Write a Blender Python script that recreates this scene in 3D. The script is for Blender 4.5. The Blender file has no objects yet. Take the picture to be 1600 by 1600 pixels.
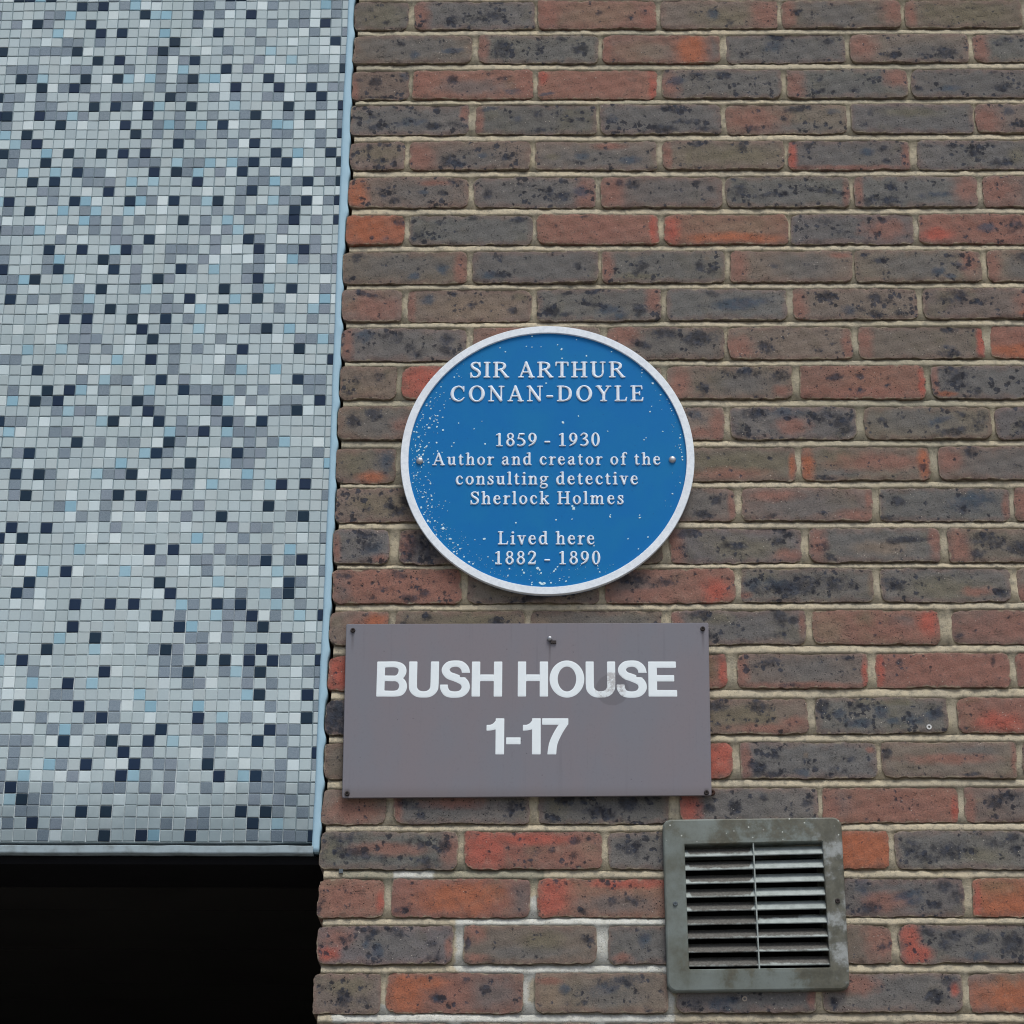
import bpy, math, random
import numpy as np
from mathutils import Matrix, Vector

SC = bpy.context.scene
COL = SC.collection
rnd = random.Random(11)

# ------------------------------------------------------------------ camera
cam_data = bpy.data.cameras.new('camera')
cam = bpy.data.objects.new('camera', cam_data)
COL.objects.link(cam)
right = Vector((0.99978, 0.019758, 0.007287))
fwd = Vector((-0.021037, 0.921224, 0.388463))
up = Vector((0.000962, -0.388530, 0.921435))
cam.matrix_world = Matrix(((right.x, up.x, -fwd.x, 0.34312), (right.y, up.y, -fwd.y, -3.72591),
                           (right.z, up.z, -fwd.z, 1.6), (0, 0, 0, 1)))
cam_data.sensor_width = 36.0
cam_data.lens = 3776.9 / 1600 * 36.0
cam_data.clip_start = 0.05
cam_data.clip_end = 400
SC.camera = cam

# ------------------------------------------------------------------ daylight: overcast
W = bpy.data.worlds.new("World")
SC.world = W
W.use_nodes = True
wn = W.node_tree.nodes
wl = W.node_tree.links
bg = wn['Background']
sky = wn.new('ShaderNodeTexSky')
sky.sky_type = 'NISHITA'
sky.sun_disc = False
sky.sun_elevation = math.radians(64)
sky.sun_rotation = math.radians(158)
sky.dust_density = 4.0
sky.ozone_density = 1.0
wl.new(sky.outputs[0], bg.inputs[0])
bg.inputs[1].default_value = 0.09
sd = bpy.data.lights.new('sun', 'SUN')
sd.energy = 1.5
sd.angle = math.radians(24)
sd.color = (0.96, 1.0, 0.98)
sun = bpy.data.objects.new('sun', sd)
COL.objects.link(sun)
# light comes from above, in front of the wall and a little from the right
el, az = math.radians(64), math.radians(158)
sdir = Vector((math.sin(az) * math.cos(el), math.cos(az) * math.cos(el), math.sin(el)))
sun.rotation_euler = sdir.to_track_quat('Z', 'Y').to_euler()
sun.location = (2, -6, 8)
SC.view_settings.view_transform = 'Standard'
SC.view_settings.look = 'None'
SC.view_settings.exposure = 0.58
SC.view_settings.gamma = 1.0
SC.render.filter_size = 1.1
try:
    SC.cycles.filter_width = 1.1
except AttributeError:
    pass
SC.view_settings.use_curve_mapping = False

# ------------------------------------------------------------------ measured layout (metres on the wall)
# course, x left, x right, z top left, z top right, z bottom left, z bottom right, brick type
BRICKS = [
(0,-0.0389,0.0601,4.1916,4.1911,4.1292,4.129,'G2'),
(0,0.0722,0.2941,4.1911,4.1901,4.129,4.1285,'G3l'),
(0,0.2981,0.5135,4.1901,4.1891,4.1285,4.128,'R1'),
(0,0.5227,0.7364,4.1891,4.1881,4.128,4.1275,'B1r'),
(0,0.7444,0.9608,4.1881,4.1871,4.1275,4.127,'B1r'),
(0,0.968,1.1807,4.1871,4.1861,4.127,4.1266,'B1'),
(1,-0.0377,0.1774,4.1159,4.1155,4.0557,4.0552,'B1'),
(1,0.1902,0.4084,4.1155,4.1151,4.0551,4.0546,'G3'),
(1,0.4152,0.6301,4.1151,4.1147,4.0546,4.054,'R1'),
(1,0.64,0.8565,4.1147,4.1143,4.054,4.0534,'G2'),
(1,0.8632,1.0792,4.1143,4.114,4.0534,4.0529,'B2l'),
(1,1.0871,1.3061,4.1139,4.1136,4.0528,4.0523,'G2l'),
(2,-0.038,0.0657,4.0416,4.0414,3.9795,3.9793,'B2l'),
(2,0.0716,0.2898,4.0414,4.0408,3.9793,3.979,'R1'),
(2,0.2986,0.5139,4.0408,4.0402,3.979,3.9787,'R0lr'),
(2,0.523,0.7382,4.0402,4.0397,3.9787,3.9784,'G2'),
(2,0.747,0.9653,4.0396,4.0391,3.9784,3.9781,'G2lr'),
(2,0.9716,1.1894,4.0391,4.0385,3.9781,3.9777,'G2'),
(3,-0.0376,0.1743,3.9693,3.9686,3.9061,3.9056,'G3'),
(3,0.1873,0.4046,3.9685,3.9678,3.9056,3.9051,'G2l'),
(3,0.4114,0.6282,3.9678,3.9671,3.9051,3.9046,'G3'),
(3,0.636,0.8524,3.967,3.9663,3.9046,3.9041,'B2'),
(3,0.8602,1.078,3.9663,3.9656,3.9041,3.9036,'G1'),
(3,1.0819,1.3012,3.9656,3.9648,3.9036,3.9031,'B2l'),
(4,-0.0371,0.0613,3.8919,3.8917,3.8328,3.8324,'B3'),
(4,0.0712,0.2853,3.8917,3.8913,3.8324,3.8317,'B3l'),
(4,0.2943,0.5115,3.8913,3.8909,3.8316,3.8309,'B2'),
(4,0.5225,0.7368,3.8909,3.8905,3.8309,3.8302,'B2'),
(4,0.7454,0.9612,3.8905,3.8901,3.8301,3.8294,'G2lr'),
(4,0.9725,1.1897,3.8901,3.8897,3.8294,3.8286,'G3'),
(5,-0.0365,0.1764,3.8183,3.8179,3.7555,3.755,'B3l'),
(5,0.1862,0.4006,3.8179,3.8175,3.755,3.7545,'G3r'),
(5,0.4103,0.6261,3.8175,3.8171,3.7545,3.754,'B2l'),
(5,0.632,0.8504,3.8171,3.8167,3.754,3.7535,'G2'),
(5,0.859,1.0738,3.8167,3.8163,3.7535,3.753,'G2lr'),
(5,1.0854,1.2998,3.8163,3.8159,3.753,3.7525,'B1l'),
(6,-0.0386,0.065,3.7408,3.7407,3.681,3.6808,'O1'),
(6,0.0728,0.2898,3.7407,3.7404,3.6808,3.6804,'G2'),
(6,0.2987,0.5122,3.7404,3.7402,3.6804,3.68,'R1r'),
(6,0.5219,0.739,3.7402,3.74,3.68,3.6796,'R1l'),
(6,0.7429,0.9592,3.74,3.7398,3.6796,3.6792,'G2'),
(6,0.9669,1.182,3.7398,3.7395,3.6792,3.6788,'R2l'),
(7,-0.0411,0.1767,3.6678,3.6677,3.6036,3.6037,'B1r'),
(7,0.1851,0.4066,3.6677,3.6675,3.6037,3.6038,'G1'),
(7,0.412,0.6271,3.6675,3.6674,3.6038,3.6039,'G2'),
(7,0.6344,0.848,3.6674,3.6672,3.6039,3.604,'B1l'),
(7,0.8537,1.0714,3.6672,3.6671,3.604,3.6041,'B2r'),
(7,1.081,1.2982,3.6671,3.667,3.6041,3.6042,'B2l'),
(8,-0.0404,0.0638,3.5928,3.5927,3.5282,3.5285,'B1'),
(8,0.0745,0.2885,3.5927,3.5926,3.5285,3.5293,'B2l'),
(8,0.2981,0.5143,3.5926,3.5924,3.5293,3.53,'G3'),
(8,0.5239,0.7317,3.5924,3.5923,3.5301,3.5308,'G1'),
(8,0.7419,0.9565,3.5923,3.5922,3.5308,3.5316,'B3l'),
(8,0.966,1.182,3.5922,3.592,3.5316,3.5323,'B2r'),
(9,-0.0385,0.1788,3.5177,3.5179,3.4527,3.4535,'G2'),
(9,0.1883,0.4082,3.5179,3.5181,3.4535,3.4542,'B1l'),
(9,0.4177,0.6201,3.5181,3.5183,3.4543,3.455,'B2'),
(9,0.6277,0.841,3.5183,3.5185,3.455,3.4557,'B2l'),
(9,0.8523,1.067,3.5185,3.5187,3.4557,3.4565,'B1r'),
(9,1.0783,1.2926,3.5187,3.5189,3.4565,3.4572,'R0'),
(10,-0.039,0.058,3.4435,3.4434,3.3807,3.3806,'B2'),
(10,0.0675,0.2816,3.4434,3.4433,3.3806,3.3803,'R0'),
(10,0.291,0.5111,3.4433,3.4432,3.3802,3.3799,'B1'),
(10,0.5205,0.7355,3.4432,3.443,3.3799,3.3796,'B1r'),
(10,0.7475,0.9609,3.443,3.4429,3.3796,3.3793,'R1'),
(10,0.9721,1.1869,3.4429,3.4427,3.3793,3.379,'G3'),
(11,-0.0401,0.1735,3.3674,3.3669,3.3042,3.3041,'B1'),
(11,0.1847,0.4016,3.3669,3.3663,3.3041,3.3039,'B1'),
(11,0.4128,0.6168,3.3663,3.3658,3.3039,3.3038,'B2r'),
(11,0.6272,0.8405,3.3658,3.3653,3.3038,3.3037,'G3'),
(11,0.8542,1.0677,3.3652,3.3647,3.3036,3.3035,'B2'),
(11,1.0751,1.2899,3.3647,3.3642,3.3035,3.3034,'G3'),
(12,-0.0392,0.0613,3.2898,3.29,3.2239,3.2243,'B1'),
(12,0.0725,0.2861,3.29,3.2902,3.2244,3.2254,'B1'),
(12,0.2972,0.5085,3.2903,3.2905,3.2255,3.2265,'B1'),
(12,0.5178,0.7349,3.2905,3.2908,3.2266,3.2276,'B1'),
(12,0.7453,0.9612,3.2908,3.2911,3.2277,3.2287,'B1lr'),
(12,0.9741,1.1877,3.2911,3.2914,3.2288,3.2298,'B1'),
(13,-0.0384,0.1758,3.2159,3.2158,3.1525,3.1529,'B3'),
(13,0.1869,0.4043,3.2158,3.2157,3.1529,3.1533,'B1'),
(13,0.4153,0.6304,3.2157,3.2156,3.1534,3.1538,'B1'),
(13,0.6425,0.8597,3.2155,3.2154,3.1538,3.1542,'B1r'),
(13,0.8714,1.0884,3.2154,3.2153,3.1542,3.1547,'G2'),
(13,1.0957,1.3129,3.2153,3.2152,3.1547,3.1551,'B1'),
(14,-0.0394,0.0541,3.1405,3.1407,3.0773,3.0775,'G3'),
(14,0.0699,0.2868,3.1407,3.1411,3.0776,3.0782,'G2'),
(14,0.2996,0.5079,3.1411,3.1414,3.0783,3.0789,'B1'),
(14,0.5207,0.7395,3.1415,3.1418,3.0789,3.0796,'G2'),
(14,0.7504,0.9687,3.1418,3.1422,3.0796,3.0803,'G1lr'),
(14,0.9814,1.1974,3.1422,3.1426,3.0803,3.081,'B3l'),
(15,-0.0387,0.1744,3.0695,3.0697,3.007,3.0077,'R2'),
(15,0.1853,0.4015,3.0697,3.07,3.0078,3.0085,'B2'),
(15,0.4142,0.6274,3.07,3.0703,3.0085,3.0092,'R1'),
(15,0.6371,0.8542,3.0703,3.0706,3.0093,3.01,'G3'),
(15,0.8661,1.0798,3.0706,3.0709,3.01,3.0108,'G2'),
(15,1.0906,1.3066,3.0709,3.0712,3.0108,3.0115,'B1'),
(16,-0.0396,0.057,2.995,2.9953,2.9343,2.9345,'B1'),
(16,0.0689,0.2802,2.9953,2.996,2.9346,2.9351,'B2'),
(16,0.291,0.5073,2.996,2.9967,2.9351,2.9357,'B1'),
(16,0.5199,0.7392,2.9967,2.9974,2.9358,2.9363,'G2l'),
(16,0.7518,0.9581,2.9974,2.9981,2.9364,2.9369,'R1'),
(16,0.9778,1.1925,2.9981,2.9988,2.937,2.9376,'B1'),
(17,-0.0404,0.1713,2.9178,2.9188,2.8564,2.8576,'R1'),
(17,0.1821,0.3952,2.9189,2.9199,2.8577,2.859,'B1'),
(17,0.4077,0.6095,2.92,2.9209,2.859,2.8602,'R1'),
(17,0.6256,0.8388,2.921,2.9221,2.8603,2.8616,'B2lr'),
(17,0.8502,1.0666,2.9221,2.9232,2.8616,2.8629,'R1'),
(17,1.0779,1.2962,2.9232,2.9243,2.863,2.8642,'R0'),
(18,-0.0422,0.0551,2.8414,2.8418,2.7799,2.7804,'G3'),
(18,0.0675,0.2792,2.8419,2.8428,2.7804,2.7815,'B1'),
(18,0.2917,0.5029,2.8428,2.8437,2.7816,2.7827,'B1'),
(18,0.5153,0.7377,2.8438,2.8447,2.7828,2.7839,'B2'),
(18,0.7491,0.9611,2.8448,2.8457,2.784,2.7851,'G3'),
(18,0.978,1.1938,2.8457,2.8466,2.7852,2.7863,'R1'),
(19,-0.0409,0.172,2.7677,2.7685,2.7063,2.7072,'B1'),
(19,0.1826,0.3978,2.7686,2.7694,2.7072,2.708,'B1'),
(19,0.4083,0.6142,2.7694,2.7702,2.7081,2.7089,'R0'),
(19,0.6265,0.8443,2.7703,2.7711,2.7089,2.7097,'G3'),
(19,0.853,1.0668,2.7712,2.772,2.7098,2.7106,'B1'),
(19,1.0773,1.2923,2.772,2.7729,2.7106,2.7114,'B2'),
(20,-0.0409,0.061,2.6917,2.6922,2.632,2.6325,'B1'),
(20,0.0725,0.2888,2.6923,2.6933,2.6326,2.6337,'G2'),
(20,0.3028,0.5116,2.6934,2.6944,2.6338,2.6349,'G3'),
(20,0.529,0.7482,2.6945,2.6956,2.635,2.6361,'G2l'),
(20,0.7551,0.971,2.6956,2.6967,2.6361,2.6373,'R1'),
(20,0.9797,1.195,2.6968,2.6978,2.6373,2.6384,'B2l'),
(21,-0.0416,0.1761,2.6213,2.622,2.5589,2.5595,'G2'),
(21,0.1876,0.4038,2.6221,2.6229,2.5595,2.5602,'R2'),
(21,0.4149,0.6291,2.6229,2.6237,2.5602,2.5608,'G3'),
(21,0.6402,0.8557,2.6237,2.6245,2.5608,2.5615,'O0'),
(21,0.8661,1.087,2.6245,2.6253,2.5615,2.5621,'G2'),
(22,-0.0418,0.0616,2.5454,2.5457,2.4822,2.4826,'R1'),
(22,0.0737,0.2912,2.5458,2.5465,2.4826,2.4834,'R1'),
(22,0.3015,0.5168,2.5465,2.5473,2.4834,2.4842,'R2l'),
(22,0.5271,0.7471,2.5473,2.548,2.4842,2.485,'B1'),
(22,0.7574,0.9692,2.548,2.5487,2.4851,2.4858,'G2'),
(22,0.9819,1.1991,2.5488,2.5495,2.4859,2.4867,'O0'),
(23,-0.0403,0.1717,2.4703,2.4713,2.408,2.4091,'G3l'),
(23,0.1871,0.3941,2.4714,2.4724,2.4092,2.4103,'B1'),
(23,0.413,0.6242,2.4725,2.4736,2.4104,2.4115,'G1'),
(23,0.6381,0.8528,2.4737,2.4748,2.4116,2.4128,'B1'),
(23,0.8645,1.0845,2.4748,2.4759,2.4128,2.414,'G3l'),
(24,-0.0424,0.0601,2.3962,2.3965,2.3324,2.3329,'B2'),
(24,0.069,0.2812,2.3966,2.3972,2.333,2.334,'R2l'),
(24,0.2985,0.5047,2.3973,2.3979,2.3341,2.335,'B2'),
(24,0.5175,0.7321,2.3979,2.3986,2.3351,2.3361,'G2'),
(24,0.742,0.957,2.3986,2.3993,2.3361,2.3372,'G1l'),
(24,0.9668,1.1834,2.3993,2.4,2.3372,2.3382,'B0'),
(25,-0.0438,0.1713,2.3195,2.3203,2.2558,2.2569,'B1'),
(25,0.1831,0.3918,2.3203,2.321,2.2569,2.258,'B1'),
(25,0.4045,0.6216,2.3211,2.3218,2.2581,2.2592,'B1'),
(25,0.6362,0.8479,2.3219,2.3226,2.2592,2.2603,'B1'),
(25,0.8625,1.0746,2.3227,2.3234,2.2604,2.2615,'B1'),
]
MOSAIC = [
 (0,0,0,0,0,0,0,0,0,0,0,4,0,0,0,0,0,0,0,0,0,0,0,0,0,0,0,0,4,0,4,0,0,0),
 (0,3,2,0,0,0,0,3,1,0,0,3,0,3,3,0,0,0,1,1,2,3,0,4,3,4,0,0,0,0,0,0,0,0),
 (0,3,0,1,3,0,0,0,0,4,0,1,3,0,4,0,0,2,2,4,0,0,1,0,0,0,2,3,3,0,0,0,0,3),
 (0,0,4,1,3,3,1,3,0,0,0,0,0,1,3,0,0,0,0,1,0,0,0,0,4,0,0,0,3,4,1,3,0,0),
 (3,0,0,3,1,0,0,0,0,3,0,0,4,0,0,0,0,2,0,0,0,4,0,4,0,0,1,2,0,0,0,0,0,0),
 (0,4,1,0,0,1,0,0,3,0,0,0,0,0,1,0,4,0,0,0,0,0,0,3,0,3,3,0,1,0,0,0,0,0),
 (0,1,1,0,0,0,0,2,0,0,0,3,0,1,0,0,3,4,3,0,0,0,0,0,1,4,3,3,3,3,0,0,4,0),
 (3,1,0,0,0,2,0,1,3,0,0,0,0,0,4,3,1,3,0,0,0,4,0,4,0,0,1,0,0,0,0,1,1,0),
 (4,0,3,3,0,0,1,0,0,3,0,4,0,0,0,2,1,3,0,0,3,0,0,0,3,3,0,0,0,3,3,3,0,0),
 (0,0,0,0,1,1,0,4,0,0,0,1,2,2,4,3,1,3,2,1,2,4,1,0,4,0,0,0,2,3,4,0,0,0),
 (3,3,0,4,0,0,4,0,0,0,4,1,1,0,3,3,0,3,0,0,0,0,0,0,3,4,3,1,4,0,0,0,0,0),
 (0,0,4,0,0,1,3,3,0,0,3,1,3,0,0,3,4,0,0,3,3,3,0,3,0,0,0,0,3,1,3,3,4,0),
 (4,0,3,0,0,4,0,0,0,0,2,0,0,0,4,0,0,2,4,1,3,4,0,4,0,0,0,3,3,0,0,3,0,0),
 (3,1,0,4,0,3,0,0,4,3,0,0,3,0,0,3,0,0,4,1,0,0,3,0,3,2,3,3,4,0,0,4,0,0),
 (3,0,1,0,1,2,2,3,0,0,1,4,0,2,0,3,2,3,0,0,4,1,0,0,1,0,4,0,0,1,0,3,0,0),
 (4,0,3,0,0,3,3,0,0,3,0,3,0,0,3,3,0,3,0,4,0,0,0,0,0,0,0,0,0,4,0,2,0,0),
 (0,0,3,1,0,0,0,0,4,1,3,0,0,3,0,4,0,0,3,0,0,0,0,0,0,1,0,0,4,3,2,1,0,0),
 (0,4,0,0,2,0,4,0,0,0,0,0,0,0,0,0,0,0,4,0,4,0,4,0,0,4,0,2,0,0,3,4,0,0),
 (4,0,0,1,1,4,3,0,4,3,2,0,2,3,3,2,0,3,3,3,0,0,0,0,3,0,0,4,0,1,3,0,0,0),
 (0,0,3,1,0,0,1,3,0,4,1,3,0,2,3,4,0,4,0,0,0,1,3,3,4,0,2,0,0,2,0,3,0,0),
 (4,3,0,4,3,0,2,3,3,0,0,0,0,4,0,0,0,2,0,2,0,3,3,3,0,0,4,0,4,0,0,0,0,0),
 (1,0,0,1,0,3,0,0,4,3,0,0,1,0,0,0,0,0,3,0,0,4,0,1,0,0,3,3,0,0,0,1,0,0),
 (4,3,1,4,3,3,2,1,0,3,0,4,2,3,0,4,1,3,2,4,0,0,1,2,4,0,3,0,0,0,4,2,0,0),
 (0,0,1,0,4,0,0,3,0,3,0,3,0,0,0,0,1,0,1,2,0,0,2,3,0,2,0,0,4,0,3,0,0,0),
 (4,0,3,0,4,3,0,0,3,0,2,0,3,0,4,0,0,0,3,0,3,0,3,2,0,0,0,1,0,0,1,0,0,0),
 (0,0,0,1,0,3,0,0,0,2,3,1,3,0,0,0,1,0,0,0,3,0,3,0,3,1,0,2,3,3,3,0,0,0),
 (0,0,3,0,0,1,0,3,4,0,0,3,0,0,0,0,0,4,0,3,3,0,0,1,0,3,0,0,0,0,0,0,0,0),
 (0,0,3,4,3,3,0,4,0,1,1,3,0,3,3,3,0,0,3,4,2,0,0,4,0,0,4,0,0,0,3,0,0,0),
 (3,3,0,3,2,1,0,3,1,0,0,1,3,0,0,3,0,0,0,0,3,4,0,0,0,2,3,0,1,0,3,0,0,0),
 (3,3,0,0,0,0,1,3,3,0,0,2,0,3,4,0,0,0,3,0,4,1,0,0,0,4,3,0,0,0,4,0,0,0),
 (0,1,0,0,0,0,0,4,3,0,0,0,0,0,0,3,4,0,3,0,0,0,0,1,2,0,0,4,2,3,3,0,0,0),
 (0,3,0,0,4,0,2,3,0,0,4,0,0,0,0,0,1,2,3,0,0,4,0,3,0,0,0,1,0,3,0,0,0,0),
 (1,2,1,0,1,0,0,4,0,2,0,0,1,4,0,3,0,0,0,0,0,0,2,3,0,3,0,3,0,4,0,0,0,0),
 (0,3,2,0,0,3,0,0,0,0,4,0,2,1,3,3,3,0,3,0,4,0,3,3,0,1,1,0,0,0,0,0,0,0),
 (0,0,3,0,0,0,0,0,3,0,0,0,0,3,0,4,0,1,4,0,0,0,4,0,4,0,0,0,0,0,0,0,0,0),
 (0,0,0,0,2,0,4,3,0,0,0,1,2,0,0,3,0,4,0,0,0,0,3,0,0,1,0,0,1,0,0,0,0,0),
 (3,2,3,3,0,1,0,0,0,0,3,0,0,0,0,0,4,0,1,0,0,3,3,3,0,1,0,0,0,0,0,0,0,0),
 (0,0,0,4,0,0,0,0,4,0,1,0,3,0,3,0,0,0,1,0,3,0,3,0,2,0,0,2,0,1,0,0,0,0),
 (4,0,0,0,0,0,0,1,0,3,1,0,0,0,3,0,4,0,0,2,0,0,3,0,0,0,0,0,3,3,0,0,0,0),
 (0,0,0,0,0,2,0,0,2,3,0,0,0,0,3,0,0,0,0,0,1,0,1,0,0,0,4,0,0,1,0,0,0,0),
 (0,3,3,4,0,1,0,0,0,0,0,1,0,3,0,4,0,1,3,3,2,0,3,0,0,0,0,0,0,0,0,0,0,0),
 (0,3,3,0,0,0,3,0,3,0,3,3,3,4,0,0,2,0,0,0,3,1,2,4,0,4,1,0,3,0,0,0,0,0),
 (0,4,0,3,3,0,0,3,1,2,4,3,0,0,0,0,3,4,0,0,0,0,0,0,4,3,4,0,2,1,0,0,0,0),
 (0,0,1,4,3,3,0,1,0,0,3,0,0,0,0,3,4,0,3,0,1,3,3,2,3,0,0,0,0,0,0,0,0,0),
 (0,0,0,0,0,0,4,0,3,4,3,1,0,3,0,4,1,0,1,4,2,0,0,0,0,1,0,3,3,4,0,0,0,0),
 (0,0,0,0,0,0,3,3,3,2,0,4,3,3,2,0,0,0,0,0,0,0,0,3,3,0,0,1,2,0,0,0,0,0),
 (0,1,0,0,2,3,0,3,0,3,0,0,0,3,4,1,0,3,3,0,3,0,4,0,0,0,0,0,0,0,0,0,0,0),
 (0,3,0,0,0,0,3,3,4,0,1,0,0,0,3,4,2,0,0,1,0,0,0,3,0,0,4,3,0,0,0,0,0,0),
 (2,0,3,0,0,0,0,3,3,2,0,0,4,0,0,0,0,0,2,0,0,0,0,0,0,0,1,0,3,0,0,0,0,0),
 (0,0,0,0,0,0,0,2,0,1,0,0,3,3,4,0,1,4,3,3,2,0,1,0,3,4,0,4,0,0,0,0,0,0),
 (0,0,4,0,4,2,0,3,0,0,2,1,3,0,1,1,0,0,0,1,0,0,0,0,0,1,0,3,0,0,0,0,0,0),
 (3,0,0,0,1,0,1,0,0,0,0,0,0,4,0,0,4,0,4,3,0,0,1,0,0,0,4,3,0,0,0,0,0,0),
 (0,0,0,0,0,4,0,0,0,0,0,3,0,0,0,3,3,0,0,3,1,0,2,3,0,0,0,0,0,0,0,0,0,0),
 (0,0,4,3,0,0,0,0,0,4,0,0,3,0,1,0,1,0,1,3,0,3,1,0,0,0,0,0,0,0,0,0,0,0),
 (0,0,0,0,0,3,3,0,3,0,0,0,1,0,0,0,0,0,3,0,1,0,0,0,4,0,0,4,0,0,0,0,0,0),
 (3,0,1,0,0,0,0,3,0,0,0,2,0,0,0,0,0,0,1,0,1,0,0,0,0,0,4,0,4,0,0,0,0,0),
 (0,0,0,2,0,3,0,0,0,3,0,0,0,4,0,4,0,0,0,0,0,2,0,0,0,0,0,1,0,0,0,0,0,0),
 (0,0,4,3,0,4,3,3,3,0,3,3,1,0,3,1,1,1,0,1,0,0,0,0,0,1,4,1,0,0,0,0,0,0),
 (3,1,0,0,2,1,0,0,0,1,3,0,1,0,0,0,0,2,0,0,0,1,4,0,2,1,1,0,0,0,0,0,0,0),
 (0,1,3,4,1,0,0,0,0,2,0,0,0,0,4,0,0,0,0,0,0,0,0,0,0,4,0,0,0,0,0,0,0,0),
 (0,0,0,4,3,2,0,3,1,1,0,0,0,4,1,1,0,0,0,0,0,0,0,0,1,3,4,0,0,0,0,0,0,0),
 (0,0,3,0,2,0,0,4,3,4,0,3,2,0,0,0,4,0,4,0,0,4,0,0,1,0,1,0,0,0,0,0,0,0),
 (4,0,2,0,3,1,4,3,3,2,0,0,3,0,4,0,1,0,0,0,0,0,0,0,0,0,0,0,0,0,0,0,0,0),
 (0,1,0,0,0,4,3,0,3,0,0,2,4,0,0,1,0,0,0,0,0,4,1,0,0,0,0,0,0,0,0,0,0,0),
 (0,0,0,4,0,0,0,0,3,1,3,3,0,0,0,0,0,0,0,4,0,0,2,0,0,0,1,0,0,0,0,0,0,0),
 (0,3,3,0,0,4,3,0,0,0,3,0,3,4,3,0,1,0,1,2,0,0,0,4,0,0,0,0,0,0,0,0,0,0),
 (4,0,0,3,4,0,4,1,4,0,4,0,3,3,0,0,0,0,0,0,0,0,0,1,0,4,0,2,0,0,0,0,0,0),
 (3,3,1,0,0,4,3,2,3,0,0,4,3,3,0,0,0,1,4,0,0,0,0,0,3,0,1,0,0,0,0,0,0,0),
 (3,0,0,0,3,0,3,0,0,1,3,3,0,1,0,0,0,0,0,2,0,4,0,0,2,0,1,0,0,0,0,0,0,0),
 (0,4,1,0,0,4,2,0,0,0,0,0,0,0,0,2,1,0,0,0,0,3,3,0,0,1,1,0,0,0,0,0,0,0),
 (3,0,0,0,3,1,0,1,0,0,2,0,0,0,2,0,1,3,0,0,4,0,0,0,0,4,0,0,0,0,0,0,0,0),
 (0,4,1,0,1,0,3,0,2,0,4,0,0,0,1,0,0,3,4,3,0,0,1,3,0,1,3,0,0,0,0,0,0,0),
 (0,0,3,3,4,0,0,0,3,0,3,0,0,4,0,0,3,1,0,0,3,2,3,0,1,0,0,0,0,0,0,0,0,0),
 (0,0,0,3,0,4,0,0,3,3,0,1,2,0,4,0,0,4,3,0,1,4,1,0,3,3,3,0,0,0,0,0,0,0),
 (4,0,3,0,0,0,0,1,0,3,1,0,0,0,3,0,4,0,0,0,0,0,0,0,0,3,0,0,0,0,0,0,0,0),
 (3,0,1,3,0,0,1,0,0,4,0,0,3,3,0,4,1,1,0,4,0,3,2,1,0,3,0,0,0,0,0,0,0,0),
 (0,0,0,3,3,4,2,0,4,0,0,0,3,0,3,2,4,0,0,1,3,1,0,1,2,0,3,0,0,0,0,0,0,0),
 (0,3,0,3,3,3,0,1,0,3,0,1,3,0,3,0,3,3,0,0,0,0,3,0,3,4,3,0,0,0,0,0,0,0),
 (0,0,3,3,0,3,0,0,0,0,0,0,0,3,0,0,1,0,0,0,0,0,3,3,4,2,0,0,0,0,0,0,0,0),
 (0,3,0,3,4,0,4,0,0,3,1,0,0,0,1,0,0,4,0,4,0,0,0,3,3,0,0,0,0,0,0,0,0,0),
 (0,0,0,2,0,4,0,0,0,3,3,0,3,0,0,0,0,0,0,1,0,3,0,4,0,3,0,0,0,0,0,0,0,0),
 (4,3,3,3,0,3,0,0,0,0,4,0,0,2,4,0,0,4,0,0,0,1,3,0,0,0,0,0,0,0,0,0,0,0),
]
TILE0 = (-0.05208, 4.18288, 0.019613)
SL = [(-0.0486, 4.194), (-0.0504, 4.0554), (-0.0521, 3.9201), (-0.0512, 3.8272), (-0.0509, 3.4832), (-0.0499, 3.2892), (-0.0504, 3.0563), (-0.0523, 2.8554), (-0.052, 2.7257), (-0.0535, 2.5942)]
SR = [(-0.0392, 4.194), (-0.04, 4.1104), (-0.0382, 3.9872), (-0.0369, 3.8933), (-0.0355, 3.8009), (-0.0367, 3.7359), (-0.0389, 3.6334), (-0.039, 3.5577), (-0.0384, 3.4585), (-0.0391, 3.3853), (-0.0401, 3.2892), (-0.0391, 3.23), (-0.04, 3.1367), (-0.0393, 3.0563), (-0.041, 2.9885), (-0.0418, 2.8664), (-0.0415, 2.7902), (-0.041, 2.7364), (-0.0416, 2.6833), (-0.0418, 2.5942)]
T = [('SIR ARTHUR', 0.1848, 0.4482, 3.4143, 0.029), ('CONAN-DOYLE', 0.1518, 0.4797, 3.3694, 0.0284), ('1859 - 1930', 0.2283, 0.4058, 3.2858, 0.0237), ('Author and creator of the', 0.1238, 0.507, 3.2508, 0.0219), ('consulting detective', 0.1636, 0.469, 3.2148, 0.0226), ('Sherlock Holmes', 0.1886, 0.4444, 3.1791, 0.0226), ('Lived here', 0.2354, 0.3956, 3.1067, 0.0229), ('1882 - 1890', 0.2291, 0.4052, 3.0715, 0.0228)]
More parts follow.
